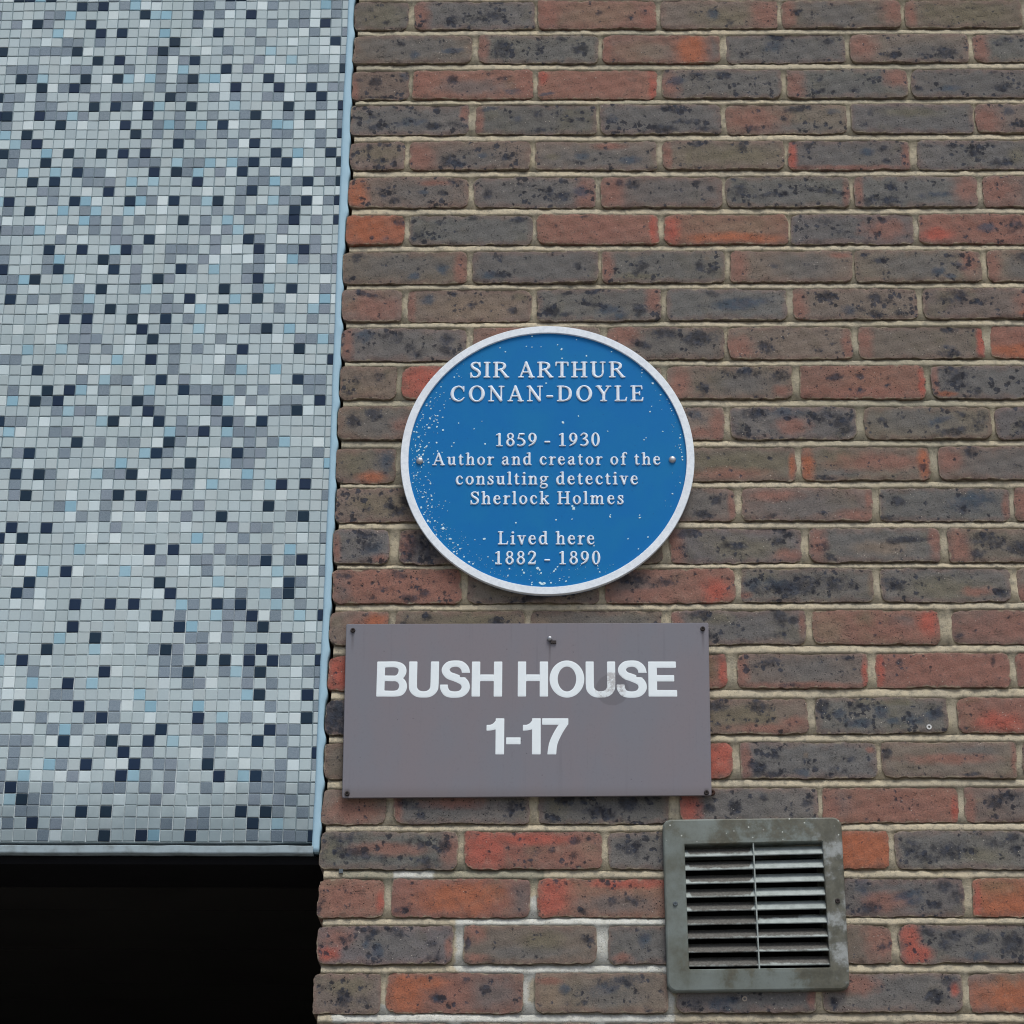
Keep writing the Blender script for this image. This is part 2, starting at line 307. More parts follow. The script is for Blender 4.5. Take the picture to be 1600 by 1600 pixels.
SG = [('B', 0.041, 0.0904, 2.8423, 0.0599), ('U', 0.0931, 0.1417, 2.8424, 0.0599), ('S', 0.1438, 0.1931, 2.8424, 0.0599), ('H', 0.1952, 0.2445, 2.8424, 0.0598), ('H', 0.2699, 0.3188, 2.8425, 0.0598), ('O', 0.3214, 0.3775, 2.8425, 0.0598), ('U', 0.3798, 0.4277, 2.8426, 0.0598), ('S', 0.4298, 0.4794, 2.8426, 0.0598), ('E', 0.4812, 0.5273, 2.8426, 0.0598), ('1', 0.2198, 0.2486, 2.7451, 0.0605), ('-', 0.2518, 0.275, 2.7451, 0.0605), ('1', 0.2783, 0.3072, 2.7452, 0.0605), ('7', 0.3094, 0.3516, 2.7452, 0.0605)]
F = [(0.2903, 3.4931, 1.0), (0.2808, 3.4739, 1.0), (0.2904, 3.4724, 1.0), (0.3059, 3.4731, 0.8), (0.2355, 3.4714, 1.0), (0.2448, 3.4637, 1.0), (0.3344, 3.4768, 1.0), (0.3409, 3.4684, 1.6), (0.3667, 3.4864, 0.7), (0.3419, 3.4508, 1.0), (0.3837, 3.4553, 1.2), (0.4266, 3.4632, 1.0), (0.3146, 3.4037, 1.0), (0.4769, 3.4352, 1.0), (0.4785, 3.4287, 0.8), (0.4784, 3.423, 1.0), (0.4962, 3.4029, 1.4), (0.5094, 3.3813, 1.0), (0.5302, 3.3651, 1.0), (0.5276, 3.3513, 1.0), (0.526, 3.355, 0.8), (0.491, 3.3495, 1.0), (0.4938, 3.3596, 0.8), (0.5202, 3.3727, 0.7), (0.3696, 3.3418, 1.2), (0.3435, 3.3299, 1.9), (0.4188, 3.3134, 1.2), (0.5117, 3.3128, 1.0), (0.1929, 3.3183, 1.0), (0.2118, 3.29, 1.2), (0.1594, 3.2923, 1.0), (0.1555, 3.286, 0.9), (0.1666, 3.3288, 0.8), (0.2062, 3.3324, 0.6), (0.4801, 3.2973, 1.0), (0.4835, 3.301, 0.8), (0.5408, 3.3009, 1.0), (0.5416, 3.3065, 0.8), (0.5435, 3.2658, 1.3), (0.544, 3.2603, 1.1), (0.5398, 3.2824, 1.0), (0.5421, 3.2787, 0.8), (0.5412, 3.2879, 0.9), (0.543, 3.2739, 0.8), (0.361, 3.1718, 2.4), (0.359, 3.1754, 1.8), (0.3317, 3.1512, 1.1), (0.3583, 3.1523, 1.0), (0.4216, 3.1565, 1.5), (0.4223, 3.1601, 1.0), (0.4708, 3.1547, 1.5), (0.4708, 3.1594, 0.9), (0.2651, 3.1458, 1.0), (0.2122, 3.1171, 1.6), (0.4511, 3.1169, 1.0), (0.4842, 3.1198, 1.0), (0.4681, 3.099, 1.2), (0.3946, 3.1045, 1.1), (0.335, 3.1099, 1.1), (0.4004, 3.0688, 1.1), (0.401, 3.0635, 0.9), (0.4036, 3.0582, 1.0), (0.3013, 3.0646, 2.2), (0.3046, 3.0618, 1.5), (0.3284, 3.0593, 1.6), (0.331, 3.0628, 1.4), (0.3343, 3.0671, 1.0), (0.3087, 3.037, 2.4), (0.3126, 3.0381, 1.8), (0.3054, 3.0388, 1.5), (0.2922, 3.0395, 1.0), (0.3235, 3.0388, 1.1), (0.3383, 3.0465, 1.0), (0.3376, 3.043, 0.8), (0.3482, 3.0416, 1.1), (0.3531, 3.0487, 0.7), (0.2789, 3.0565, 1.4), (0.2762, 3.0614, 1.2), (0.2548, 3.0636, 1.0), (0.2905, 3.0512, 1.0), (0.307, 3.0558, 1.2), (0.5261, 3.1981, 1.3), (0.5392, 3.2181, 1.0), (0.4684, 3.3852, 0.5), (0.1184, 3.1496, 1.4), (0.1437, 3.1359, 2.0), (0.125, 3.155, 1.0), (0.1419, 3.1424, 1.3), (0.1487, 3.1344, 1.0), (0.1355, 3.3973, 0.8), (0.1278, 3.386, 0.7), (0.1408, 3.3859, 0.6), (0.1512, 3.3746, 0.8), (0.142, 3.3577, 1.0), (0.1307, 3.3427, 1.1), (0.1396, 3.34, 1.1), (0.1179, 3.3378, 1.6), (0.1248, 3.3326, 1.2), (0.1316, 3.3296, 1.0), (0.1166, 3.3203, 1.6), (0.1215, 3.3259, 1.0), (0.1301, 3.3221, 1.3), (0.1404, 3.3158, 1.3), (0.1131, 3.3259, 1.0), (0.1101, 3.3073, 0.9), (0.13, 3.2924, 1.4), (0.109, 3.2776, 1.2), (0.1028, 3.285, 1.2), (0.102, 3.2894, 1.0), (0.1122, 3.285, 1.0), (0.1075, 3.2702, 1.2), (0.1253, 3.272, 1.0), (0.132, 3.2768, 1.0), (0.1395, 3.2746, 0.9), (0.0913, 3.3129, 1.0), (0.0962, 3.3222, 1.0), (0.0941, 3.3371, 0.8), (0.1412, 3.3633, 0.8), (0.1346, 3.3521, 1.0), (0.1273, 3.3427, 0.9), (0.114, 3.2004, 1.2), (0.1108, 3.1931, 1.0), (0.1176, 3.1895, 1.0), (0.1225, 3.1967, 1.0), (0.1056, 3.2022, 1.0), (0.1243, 3.1876, 1.0), (0.116, 3.184, 0.9), (0.1362, 3.1785, 0.8), (0.1329, 3.1244, 1.1), (0.1325, 3.1118, 1.1), (0.1557, 3.1172, 1.6), (0.1608, 3.11, 1.0), (0.1691, 3.1064, 1.1), (0.1726, 3.0992, 1.2), (0.1857, 3.1064, 0.8), (0.1972, 3.1153, 0.9), (0.1794, 3.085, 1.3), (0.1878, 3.0761, 1.6), (0.1945, 3.0725, 1.4), (0.1627, 3.0939, 1.2), (0.1677, 3.0903, 1.0), (0.2192, 3.0849, 0.9), (0.2275, 3.0778, 0.8), (0.2325, 3.0742, 1.0)]
SIGNC = [(-0.0119, 2.9672), (0.5807, 2.9695), (0.5787, 2.6776), (-0.0085, 2.6725)]
VENTC = [(0.4998, 2.6387), (0.7823, 2.6433), (0.7835, 2.3692), (0.5031, 2.3653)]
VOPEN = [(0.5339, 2.5973), (0.7504, 2.6033), (0.7537, 2.4036), (0.5372, 2.4)]
VSCREW = [(0.5179, 2.5026), (0.7702, 2.5078)]
PSCREW = [(0.1024, 3.2587), (0.5271, 3.2604)]
SSCREW = [(-0.0005, 2.9561), (0.5711, 2.9589), (-0.0006, 2.6798), (0.5707, 2.6823), (0.5799, 2.6841), (0.3216, 2.9417)]
MISC = [(0.9309, 2.7949), (0.6221, 2.3572), (-0.007, 2.557)]
# fire marks read off each brick: letter, then centre u, centre v (from the top), half width, half height in hundredths
# K burnt black, U slaty blue, R fired red, P dull red, O orange, G grey, Y olive, L pale tan
PAINT = {
0: ["Y50 50 60 60,K30 30 8 12,K60 75 8 10,G80 60 30 60","P5 50 8 70,G50 40 45 50,K30 65 7 22,K50 65 14 20,K66 50 12 22,K8 70 5 10","P8 50 10 60,L50 50 40 60,P95 60 8 60,K52 45 4 12,K78 65 4 14,K90 40 4 14","P90 50 15 70,U45 50 6 20,K60 75 4 12,Y55 60 30 40","P6 50 7 60,G45 50 35 60,P95 40 12 50,K12 40 5 12,K82 30 4 10","P5 50 5 50,Y60 50 40 50,K55 30 8 6"],
1: ["G50 40 50 50,U52 70 5 15,U84 55 12 12,K40 30 4 10,L96 50 4 20","P4 50 6 60,K20 55 12 45,K52 40 5 25,K68 15 6 12,K84 50 8 20,G60 60 30 40","L35 60 30 50,G45 60 18 30,O76 50 14 70,G92 50 10 60,P3 50 5 60","G55 50 50 50,K46 12 10 10,K15 70 6 16,K85 25 8 14,U40 40 10 20","P10 45 14 50,G65 65 30 40,K35 75 8 14,K62 80 6 16,K80 65 10 22","P6 50 8 80,G50 45 50 50,K20 35 6 10,K30 20 8 12"],
2: ["P4 70 8 50,K12 30 8 10,K42 40 12 28,U92 20 8 18,K50 95 30 6","P6 30 12 60,P94 50 8 70,G50 60 35 30,K33 35 5 20,K62 15 4 8,U84 78 10 14,K75 30 10 10","R4 20 6 30,R97 60 5 60,P50 50 60 60,U8 82 8 6","P6 60 10 50,U12 40 8 18,G65 50 40 50,K52 25 8 14,K30 20 8 20,K88 50 3 10","P6 60 10 60,G50 60 38 45,P92 30 12 40,K26 35 5 12,K28 75 6 12,K56 75 5 12,K72 35 4 10","G50 50 50 60,U29 70 13 12,K75 65 8 18,K68 10 6 8,K6 70 4 8"],
3: ["G45 50 50 50,K18 40 4 8,U14 55 4 12,K70 70 10 14,K90 70 8 16,U50 60 15 14,K72 12 4 10,K22 75 8 14,P96 30 4 30","P3 60 4 60,U12 12 8 10,U34 50 5 14,K52 30 6 12,K53 85 6 10,K78 55 4 12,K86 50 4 10","G50 50 55 60,U10 50 5 16,K50 85 12 18,K62 15 10 14,K52 10 6 8,K84 85 8 14,K70 60 15 10","P20 50 30 50,K60 15 12 12,U88 25 6 12,K22 80 12 12,K48 50 4 10,G50 80 40 20","G60 50 45 60,K16 30 4 14,K12 75 6 10,Y50 30 30 20","P8 60 14 60,U27 30 5 16,K34 75 8 16"],
4: ["Y50 40 50 40,K62 15 8 8,K55 68 14 14,K80 70 5 12,K35 20 6 20","P8 60 14 70,G55 60 35 40,K33 70 9 22,U40 80 9 12,U60 50 4 10,K80 60 5 12","G50 60 45 40,U38 50 6 16,K36 75 5 10,K61 82 4 10,U78 65 8 16,Y14 55 6 14,P60 15 14 14","Y22 55 5 40,K30 12 9 14,K66 22 6 24,Y60 50 50 40,P4 50 4 60","R3 50 5 60,P50 95 50 10,G50 50 40 40,P97 60 4 60,K16 20 4 14,U65 40 6 14,K78 30 5 10,K80 75 5 10","G50 50 50 60,K48 35 8 30,K70 75 12 20,Y82 55 8 30,K30 20 10 10,K10 20 6 10"],
5: ["O6 60 11 60,G60 50 40 50,K30 50 10 28,K38 75 5 14,U62 50 5 8,K78 55 5 10,K90 15 6 16,P70 20 14 10","P92 60 10 60,G50 50 40 50,K11 60 5 20,K62 50 7 25,K73 65 9 20,U88 50 8 20,K42 30 6 12","P8 50 12 70,G60 50 45 50,K15 20 4 16,K26 25 6 18,K78 18 4 14,K90 38 4 12","G50 60 45 50,K12 45 6 25,K80 50 20 10,P97 60 3 50,K40 60 20 10","P92 40 12 60,P4 50 4 60,G50 50 35 50,K13 78 9 18,K29 78 9 18,K29 38 5 14,U55 70 4 12,U70 60 10 10","P10 50 20 60,K35 20 5 14"],
6: ["O30 40 40 60,K90 25 12 20,U68 80 8 14,K45 78 5 10","G60 50 50 50,K8 75 8 22,K24 20 5 14,K52 12 5 10,K88 15 8 12,K12 60 6 12","R96 50 4 70,P50 50 50 60,K16 40 2 8,K40 8 4 6","R5 60 8 60,O55 80 40 20,L60 50 40 50","K30 30 8 18,K40 60 8 14,G50 50 45 50,K50 85 5 10,P76 50 20 40,K70 65 4 10,K75 20 4 10","R15 70 14 26,P20 30 20 40,K80 35 12 30,U55 45 8 16,K93 60 6 20"],
7: ["P95 60 6 60,U58 75 5 12,U81 55 6 18,K12 20 6 16,K7 85 6 10,G50 40 40 40","G50 50 50 60,K20 15 6 10,U14 75 8 14,K25 75 8 10,K84 50 4 12","P4 50 6 60,G45 50 40 50,K33 40 6 25,K28 70 4 14,K80 50 5 20,K88 60 5 20,L85 25 3 8,Y30 80 20 12","P6 50 9 80,G60 50 30 50,U36 50 6 12,K63 45 4 8,P90 15 10 10","K9 18 5 14,K20 35 8 12,P91 40 8 50,U65 70 6 14,K83 50 8 14,U74 85 6 10,G50 50 35 50,K80 20 6 12","P4 50 8 70,K35 25 15 20,G30 60 20 40"],
8: ["P50 60 50 50,K40 15 40 8,Y20 50 20 30","P3 50 4 60,L50 60 45 50,U16 30 7 18,K36 12 5 8,K52 50 5 14,K85 65 5 12,K85 20 4 12,Y90 20 8 15","K6 70 7 20,K13 70 5 18,U58 65 12 20,U65 85 10 14,K25 12 6 8,K45 10 5 10,K82 70 6 20,P94 30 7 50,K45 50 10 14,K24 80 6 10","G50 50 55 60,K38 15 10 10,U60 50 25 20","P4 60 8 60,K28 25 8 18,K66 30 6 18,U44 72 8 18,K55 70 6 12,K66 85 10 14,K84 80 6 14,K77 40 5 12","K28 25 10 24,K20 40 8 14,P88 60 15 60,O85 85 10 10,K45 45 8 14"],
9: ["U18 25 8 24,K42 25 10 20,K60 75 8 18,K55 60 6 14,K84 35 6 18,P5 50 5 60,G50 50 45 50,K85 70 8 20","P30 40 30 60","P12 30 16 40,K50 20 12 22,K78 35 14 24,G60 50 40 50,K30 55 10 14","P8 70 14 40,K30 65 8 20,K28 50 3 8,K72 75 7 12,P96 60 5 60,K84 55 3 8","R97 50 4 70,P5 50 7 60,K72 10 8 10,K72 85 10 16,U70 65 6 10","O30 80 50 25,P50 40 60 60"],
10: ["K30 40 9 18,K68 32 12 20,L50 80 40 20,K15 80 20 8","R30 50 50 60","","P10 60 10 60,K30 70 6 22,U60 12 8 14,K60 20 20 20,P92 80 8 20,G60 50 25 40,K90 30 8 25","P50 85 60 20,R97 60 3 50,K28 35 8 12,K48 35 4 10,K48 78 5 10,K70 60 4 8","K20 30 12 40,G60 50 50 50,K35 80 6 14,P3 50 3 60,O10 88 10 8"],
11: ["G40 50 40 50,K12 45 7 22,K28 25 6 20,K60 20 5 10,P70 60 25 40","","P94 60 7 60,U75 25 10 20,P80 80 15 20","K20 20 12 20,U45 18 18 20,K7 65 6 20,K75 30 15 22,K88 45 10 22,K90 75 8 18,P50 60 14 30,K10 85 10 12","U58 45 12 12,K15 45 5 16,K78 25 5 12,K90 50 8 35,K70 80 12 16,G40 40 40 40","K25 65 10 26,K35 30 10 20"],
12: ["Y30 40 40 50,O60 85 25 20,U85 40 14 40,G60 40 40 40","","","Y60 50 40 50,P50 80 30 20,K80 35 2 5,O97 60 3 40","O4 60 6 60,P60 45 40 30,Y30 35 20 30,K18 92 10 8,K94 60 4 12,G30 80 20 14,O95 50 5 50","P8 40 12 40,K26 20 8 22,G60 60 50 50"],
13: ["Y40 50 40 50,K42 50 6 14,K50 70 8 16,K24 60 5 12,K55 40 6 18,K20 80 6 8,P85 70 15 40","","K85 40 5 20,K90 25 4 12,K75 80 8 16,G70 50 30 60,P97 60 3 50","P25 25 20 18,P90 85 20 20,G50 60 40 50,K20 92 15 8,K60 80 5 10,P97 40 3 40","K14 40 8 18,U70 40 20 30,K64 65 5 14,K6 90 10 8,P97 60 3 50,G50 50 45 50","P10 50 20 60"],
14: ["K55 20 20 20,K60 45 25 30,U70 55 20 30,P85 85 20 14,P5 60 8 50","K15 60 20 50,L10 10 10 10,P5 50 8 40","","P4 60 8 60,K15 12 10 14,K12 60 6 18,K82 40 5 16,Y60 60 35 40,K88 12 8 10,K50 50 10 12,P90 80 14 20","P6 50 8 70,P96 40 5 60,K10 60 6 18,G40 40 30 40,L55 60 25 25,K16 85 8 12,K75 35 15 12","P8 60 10 60,K25 30 14 18,K22 75 8 20,K35 45 12 25,K60 60 20 30"],
15: ["P40 40 40 40,P80 60 25 60,K50 12 8 14,K56 20 5 12,K10 20 8 8,K38 60 8 10,K60 85 7 14,K70 70 6 14,K32 85 3 6,G8 50 8 60","P8 20 6 20,K50 85 20 14","K18 30 22 22,K8 10 8 8,P30 75 20 20,R85 70 12 40,P80 40 20 60,G20 50 20 50,K48 40 10 12","K45 50 35 32,K16 60 10 20,K28 55 12 30,K75 50 14 25,U8 45 8 20,Y98 50 3 40,P3 80 6 10,U30 50 18 20","K10 50 10 20,Y50 60 40 40,K92 75 6 18,P75 70 14 16,G50 30 40 30","P5 80 10 30"],
16: ["P70 40 40 40,O80 30 20 30,K60 10 6 6","K8 50 6 30,K24 20 5 16,K80 40 8 18,Y60 30 30 30","L8 50 8 40,G60 50 45 50,K95 60 4 25","P4 50 6 60,K22 12 12 16,K82 20 6 30,K90 30 5 14,K25 75 8 18,Y30 20 20 20,G55 60 35 40,K80 75 6 16,K33 80 5 12,P97 40 3 40","L10 50 20 60,Y42 40 8 60,R92 35 10 45,P60 60 30 30,G72 40 10 30,K48 75 2 8","P50 50 60 60,G30 40 20 30,K5 75 4 12"],
17: ["R5 50 10 80,R10 50 20 80","","Y85 40 10 50,R97 60 4 60","P50 95 60 12,P3 50 6 80,K20 30 14 14,G55 50 35 40,K38 92 8 10,K85 15 6 8,R98 60 3 60,K30 20 6 8","R3 50 4 70,P50 50 70 70,K18 25 3 10,K41 50 1 30,K88 20 2 20,G12 50 14 30,K71 75 1 14","P50 50 60 60"],
18: ["K10 50 25 60,K30 70 12 30,U20 40 12 40","","","K65 22 9 24,K32 20 8 22,K40 20 6 10,P70 85 30 16,P90 70 12 20,Y50 50 30 40,K86 75 3 8,K34 75 3 8","U18 45 6 18,U24 65 6 14,U33 70 10 14,U50 40 7 20,U58 65 8 14,U75 65 10 18,U88 50 10 18,K30 20 8 20,Y35 10 10 8,K92 35 6 20,Y60 15 20 10,K5 30 8 30","P50 50 60 60,R30 70 20 30,L10 60 8 40,Y10 10 10 8"],
19: ["","","R85 50 30 80","P4 50 5 60,K23 40 8 14,K12 70 8 16,K22 90 12 12,U45 85 6 14,K68 80 10 16,K80 48 6 12,G40 45 40 30,K30 20 6 10,L48 35 2 8,P95 20 4 10","P50 48 35 16,G70 20 20 20,K65 92 10 6,K4 30 4 20,P98 50 2 60",""],
20: ["P50 60 50 50,Y60 50 40 30","K10 45 10 16,K20 80 4 12,K88 50 10 30,P45 40 25 20,G30 60 30 30,P3 60 4 50","K20 30 10 24,K35 35 6 14,Y15 50 10 30,K70 40 10 24,K85 25 8 20,K50 70 20 20,K10 80 6 14,G60 50 30 40","R5 60 10 80,G50 50 40 50,K22 60 4 14,K40 55 5 22,K62 30 4 12,K92 45 4 14,K95 25 3 12","P6 60 9 80,P60 50 50 60,G65 50 18 20,G12 40 14 50,R97 60 3 40,K20 25 2 8","P4 60 5 60,K28 30 14 18,L10 35 4 10,K22 50 8 14,G60 40 40 40"],
21: ["P50 45 30 20,K15 20 14 18,K70 30 16 18,K25 60 30 20,K78 80 10 16,P95 50 8 50,K90 40 6 20,Y8 50 8 40","R15 50 20 80,R50 20 30 20,K52 58 5 16,K63 52 3 12,K79 68 3 14,K90 18 3 12,L90 60 12 40,P70 70 30 30,K80 25 5 10","K35 40 20 30,K15 40 6 12,G50 50 50 50","O50 50 70 70","K40 55 20 25,K85 15 5 12,K85 50 5 14,Y60 65 20 25,G40 40 40 40,K10 40 8 40,K20 70 10 14,K70 30 10 16"],
22: ["P50 50 50 50,R95 60 8 30,K5 70 8 40,Y20 10 20 10","O50 50 34 50,G48 55 20 28,P20 50 20 50,G95 50 12 60,K92 40 3 12,K8 80 8 14","R10 50 16 80,R70 10 40 16,K33 85 3 10,K55 58 4 14,K65 50 3 12,K73 60 6 18,G60 65 35 30,R97 50 4 60","","U23 20 6 30,P40 60 20 30,U55 45 12 12,K25 80 12 16,K85 20 8 20,K95 40 8 30,U62 60 8 14,K78 70 8 12,G50 50 50 50","O30 70 40 40,Y20 30 20 40,R3 60 3 60"],
23: ["R8 75 10 22,P15 30 14 30,K38 30 4 10,U36 50 4 12,U45 65 5 20,K55 10 12 10,K84 45 5 14,K86 85 8 16,K20 35 6 12,K40 12 8 10,K60 25 6 12,P97 60 3 30,G60 50 30 40","Y60 40 18 30,P8 20 10 30,P10 85 10 14,K94 35 6 16,G50 70 40 20,K2 50 4 20","U50 35 10 20,G50 50 50 60,U90 60 10 20,P20 85 14 14,K80 85 6 10","P80 40 30 60,K82 55 8 14,K95 50 4 10","R8 50 8 80,R14 75 10 26,K22 20 8 14,K32 50 6 20,K40 30 10 20,K60 35 10 20,U55 85 10 14,K80 50 12 30,G50 50 40 50"],
24: ["K45 60 14 22,K15 35 14 12,K75 70 14 14,Y50 30 40 30","O14 50 16 70,O25 25 20 20,K38 65 6 14,U40 70 5 8,K72 40 5 14,G75 50 25 50,K58 20 4 10,P50 50 16 40","L10 60 10 50,P10 20 12 10,U22 40 5 16,K32 60 4 10,K36 75 4 12,K25 75 4 12,U60 30 20 20,K66 25 8 14,K50 15 8 12,K84 90 4 10,G55 60 30 40","U30 80 12 20,U38 70 8 14,K15 80 10 16,G60 70 40 30,P97 60 4 30","P25 30 16 30,G55 40 30 40,K90 22 8 22,K80 60 10 20,K8 75 4 16,R94 40 4 20","O40 60 50 50,Y30 40 20 50"],
}

# ------------------------------------------------------------------ helpers
def tag(o, label=None, cat=None, group=None, kind=None):
    if label: o['label'] = label
    if cat: o['category'] = cat
    if group: o['group'] = group
    if kind: o['kind'] = kind
    return o

def empty(name, loc, label, cat, group=None):
    o = bpy.data.objects.new(name, None)
    COL.objects.link(o)
    o.location = loc
    o.empty_display_size = 0.05
    return tag(o, label, cat, group)

def link(name, me, parent=None, loc=None, kind=None):
    o = bpy.data.objects.new(name, me)
    COL.objects.link(o)
    if parent is not None:
        o.parent = parent
    if loc is not None:
        o.location = loc
    if kind: o['kind'] = kind
    return o

def mesh(name, vs, fs, mat, smooth=False):
    me = bpy.data.meshes.new(name)
    me.from_pydata(vs, [], fs)
    me.materials.append(mat)
    if smooth:
        me.polygons.foreach_set('use_smooth', [True] * len(fs))
    me.update()
    return me

def boxvf(x0, x1, y0, y1, z0, z1, vs=None, fs=None):
    vs = [] if vs is None else vs
    fs = [] if fs is None else fs
    b = len(vs)
    vs += [(x0, y0, z0), (x1, y0, z0), (x1, y1, z0), (x0, y1, z0), (x0, y0, z1), (x1, y0, z1), (x1, y1, z1), (x0, y1, z1)]
    fs += [(b, b+3, b+2, b+1), (b+4, b+5, b+6, b+7), (b, b+1, b+5, b+4), (b+1, b+2, b+6, b+5), (b+2, b+3, b+7, b+6), (b+3, b, b+4, b+7)]
    return vs, fs

def color_attr(me, name, cols):
    a = me.attributes.new(name, 'FLOAT_COLOR', 'POINT')
    a.data.foreach_set('color', np.asarray(cols, dtype=np.float32).ravel())

class NT:
    """tiny node-tree builder"""
    def __init__(s, name):
        s.m = bpy.data.materials.new(name)
        s.m.use_nodes = True
        s.t = s.m.node_tree
        s.b = s.t.nodes['Principled BSDF']
    def n(s, typ, **kw):
        nd = s.t.nodes.new(typ)
        for k, v in kw.items(): setattr(nd, k, v)
        return nd
    def set(s, sock, v):
        if isinstance(v, bpy.types.NodeSocket): s.t.links.new(v, sock)
        elif isinstance(v, (tuple, list)) and len(v) == 3 and sock.type == 'RGBA': sock.default_value = (*v, 1)
        else: sock.default_value = v
    def math(s, op, a, b=0.0, c=None, clamp=False):
        nd = s.n('ShaderNodeMath', operation=op, use_clamp=clamp)
        s.set(nd.inputs[0], a); s.set(nd.inputs[1], b)
        if c is not None: s.set(nd.inputs[2], c)
        return nd.outputs[0]
    def mix(s, f, a, b, blend='MIX'):
        nd = s.n('ShaderNodeMix', data_type='RGBA', blend_type=blend)
        s.set(nd.inputs[0], f); s.set(nd.inputs[6], a); s.set(nd.inputs[7], b)
        return nd.outputs[2]
    def ramp(s, v, a, b, lo=0.0, hi=1.0):
        nd = s.n('ShaderNodeMapRange', interpolation_type='SMOOTHSTEP')
        s.set(nd.inputs[0], v); s.set(nd.inputs[1], a); s.set(nd.inputs[2], b); s.set(nd.inputs[3], lo); s.set(nd.inputs[4], hi)
        return nd.outputs[0]
    def noise(s, vec, scale, detail=2.0, rough=0.5):
        nd = s.n('ShaderNodeTexNoise')
        s.set(nd.inputs['Vector'], vec)
        nd.inputs['Scale'].default_value = scale
        nd.inputs['Detail'].default_value = detail
        nd.inputs['Roughness'].default_value = rough
        return nd.outputs[0]
    def vor(s, vec, scale, feature='F1', rand=1.0):
        nd = s.n('ShaderNodeTexVoronoi', feature=feature)
        s.set(nd.inputs['Vector'], vec)
        nd.inputs['Scale'].default_value = scale
        nd.inputs['Randomness'].default_value = rand
        return nd
    def obj(s):
        return s.n('ShaderNodeTexCoord').outputs['Object']
    def pos(s):
        return s.n('ShaderNodeNewGeometry').outputs['Position']
    def attr(s, name):
        nd = s.n('ShaderNodeAttribute', attribute_name=name)
        return nd
    def sep(s, v):
        nd = s.n('ShaderNodeSeparateXYZ'); s.set(nd.inputs[0], v)
        return nd.outputs
    def vadd(s, a, b):
        nd = s.n('ShaderNodeVectorMath', operation='ADD'); s.set(nd.inputs[0], a); s.set(nd.inputs[1], b)
        return nd.outputs[0]
    def vmul(s, a, b):
        nd = s.n('ShaderNodeVectorMath', operation='MULTIPLY'); s.set(nd.inputs[0], a); s.set(nd.inputs[1], b)
        return nd.outputs[0]
    def bump(s, h, strength, dist):
        nd = s.n('ShaderNodeBump')
        s.set(nd.inputs['Height'], h); nd.inputs['Strength'].default_value = strength; nd.inputs['Distance'].default_value = dist
        s.t.links.new(nd.outputs[0], s.b.inputs['Normal'])
    def out(s, col, rough=0.8, spec=0.5, metal=0.0):
        s.set(s.b.inputs['Base Color'], col); s.set(s.b.inputs['Roughness'], rough)
        s.set(s.b.inputs['Specular IOR Level'], spec); s.set(s.b.inputs['Metallic'], metal)
        return s.m

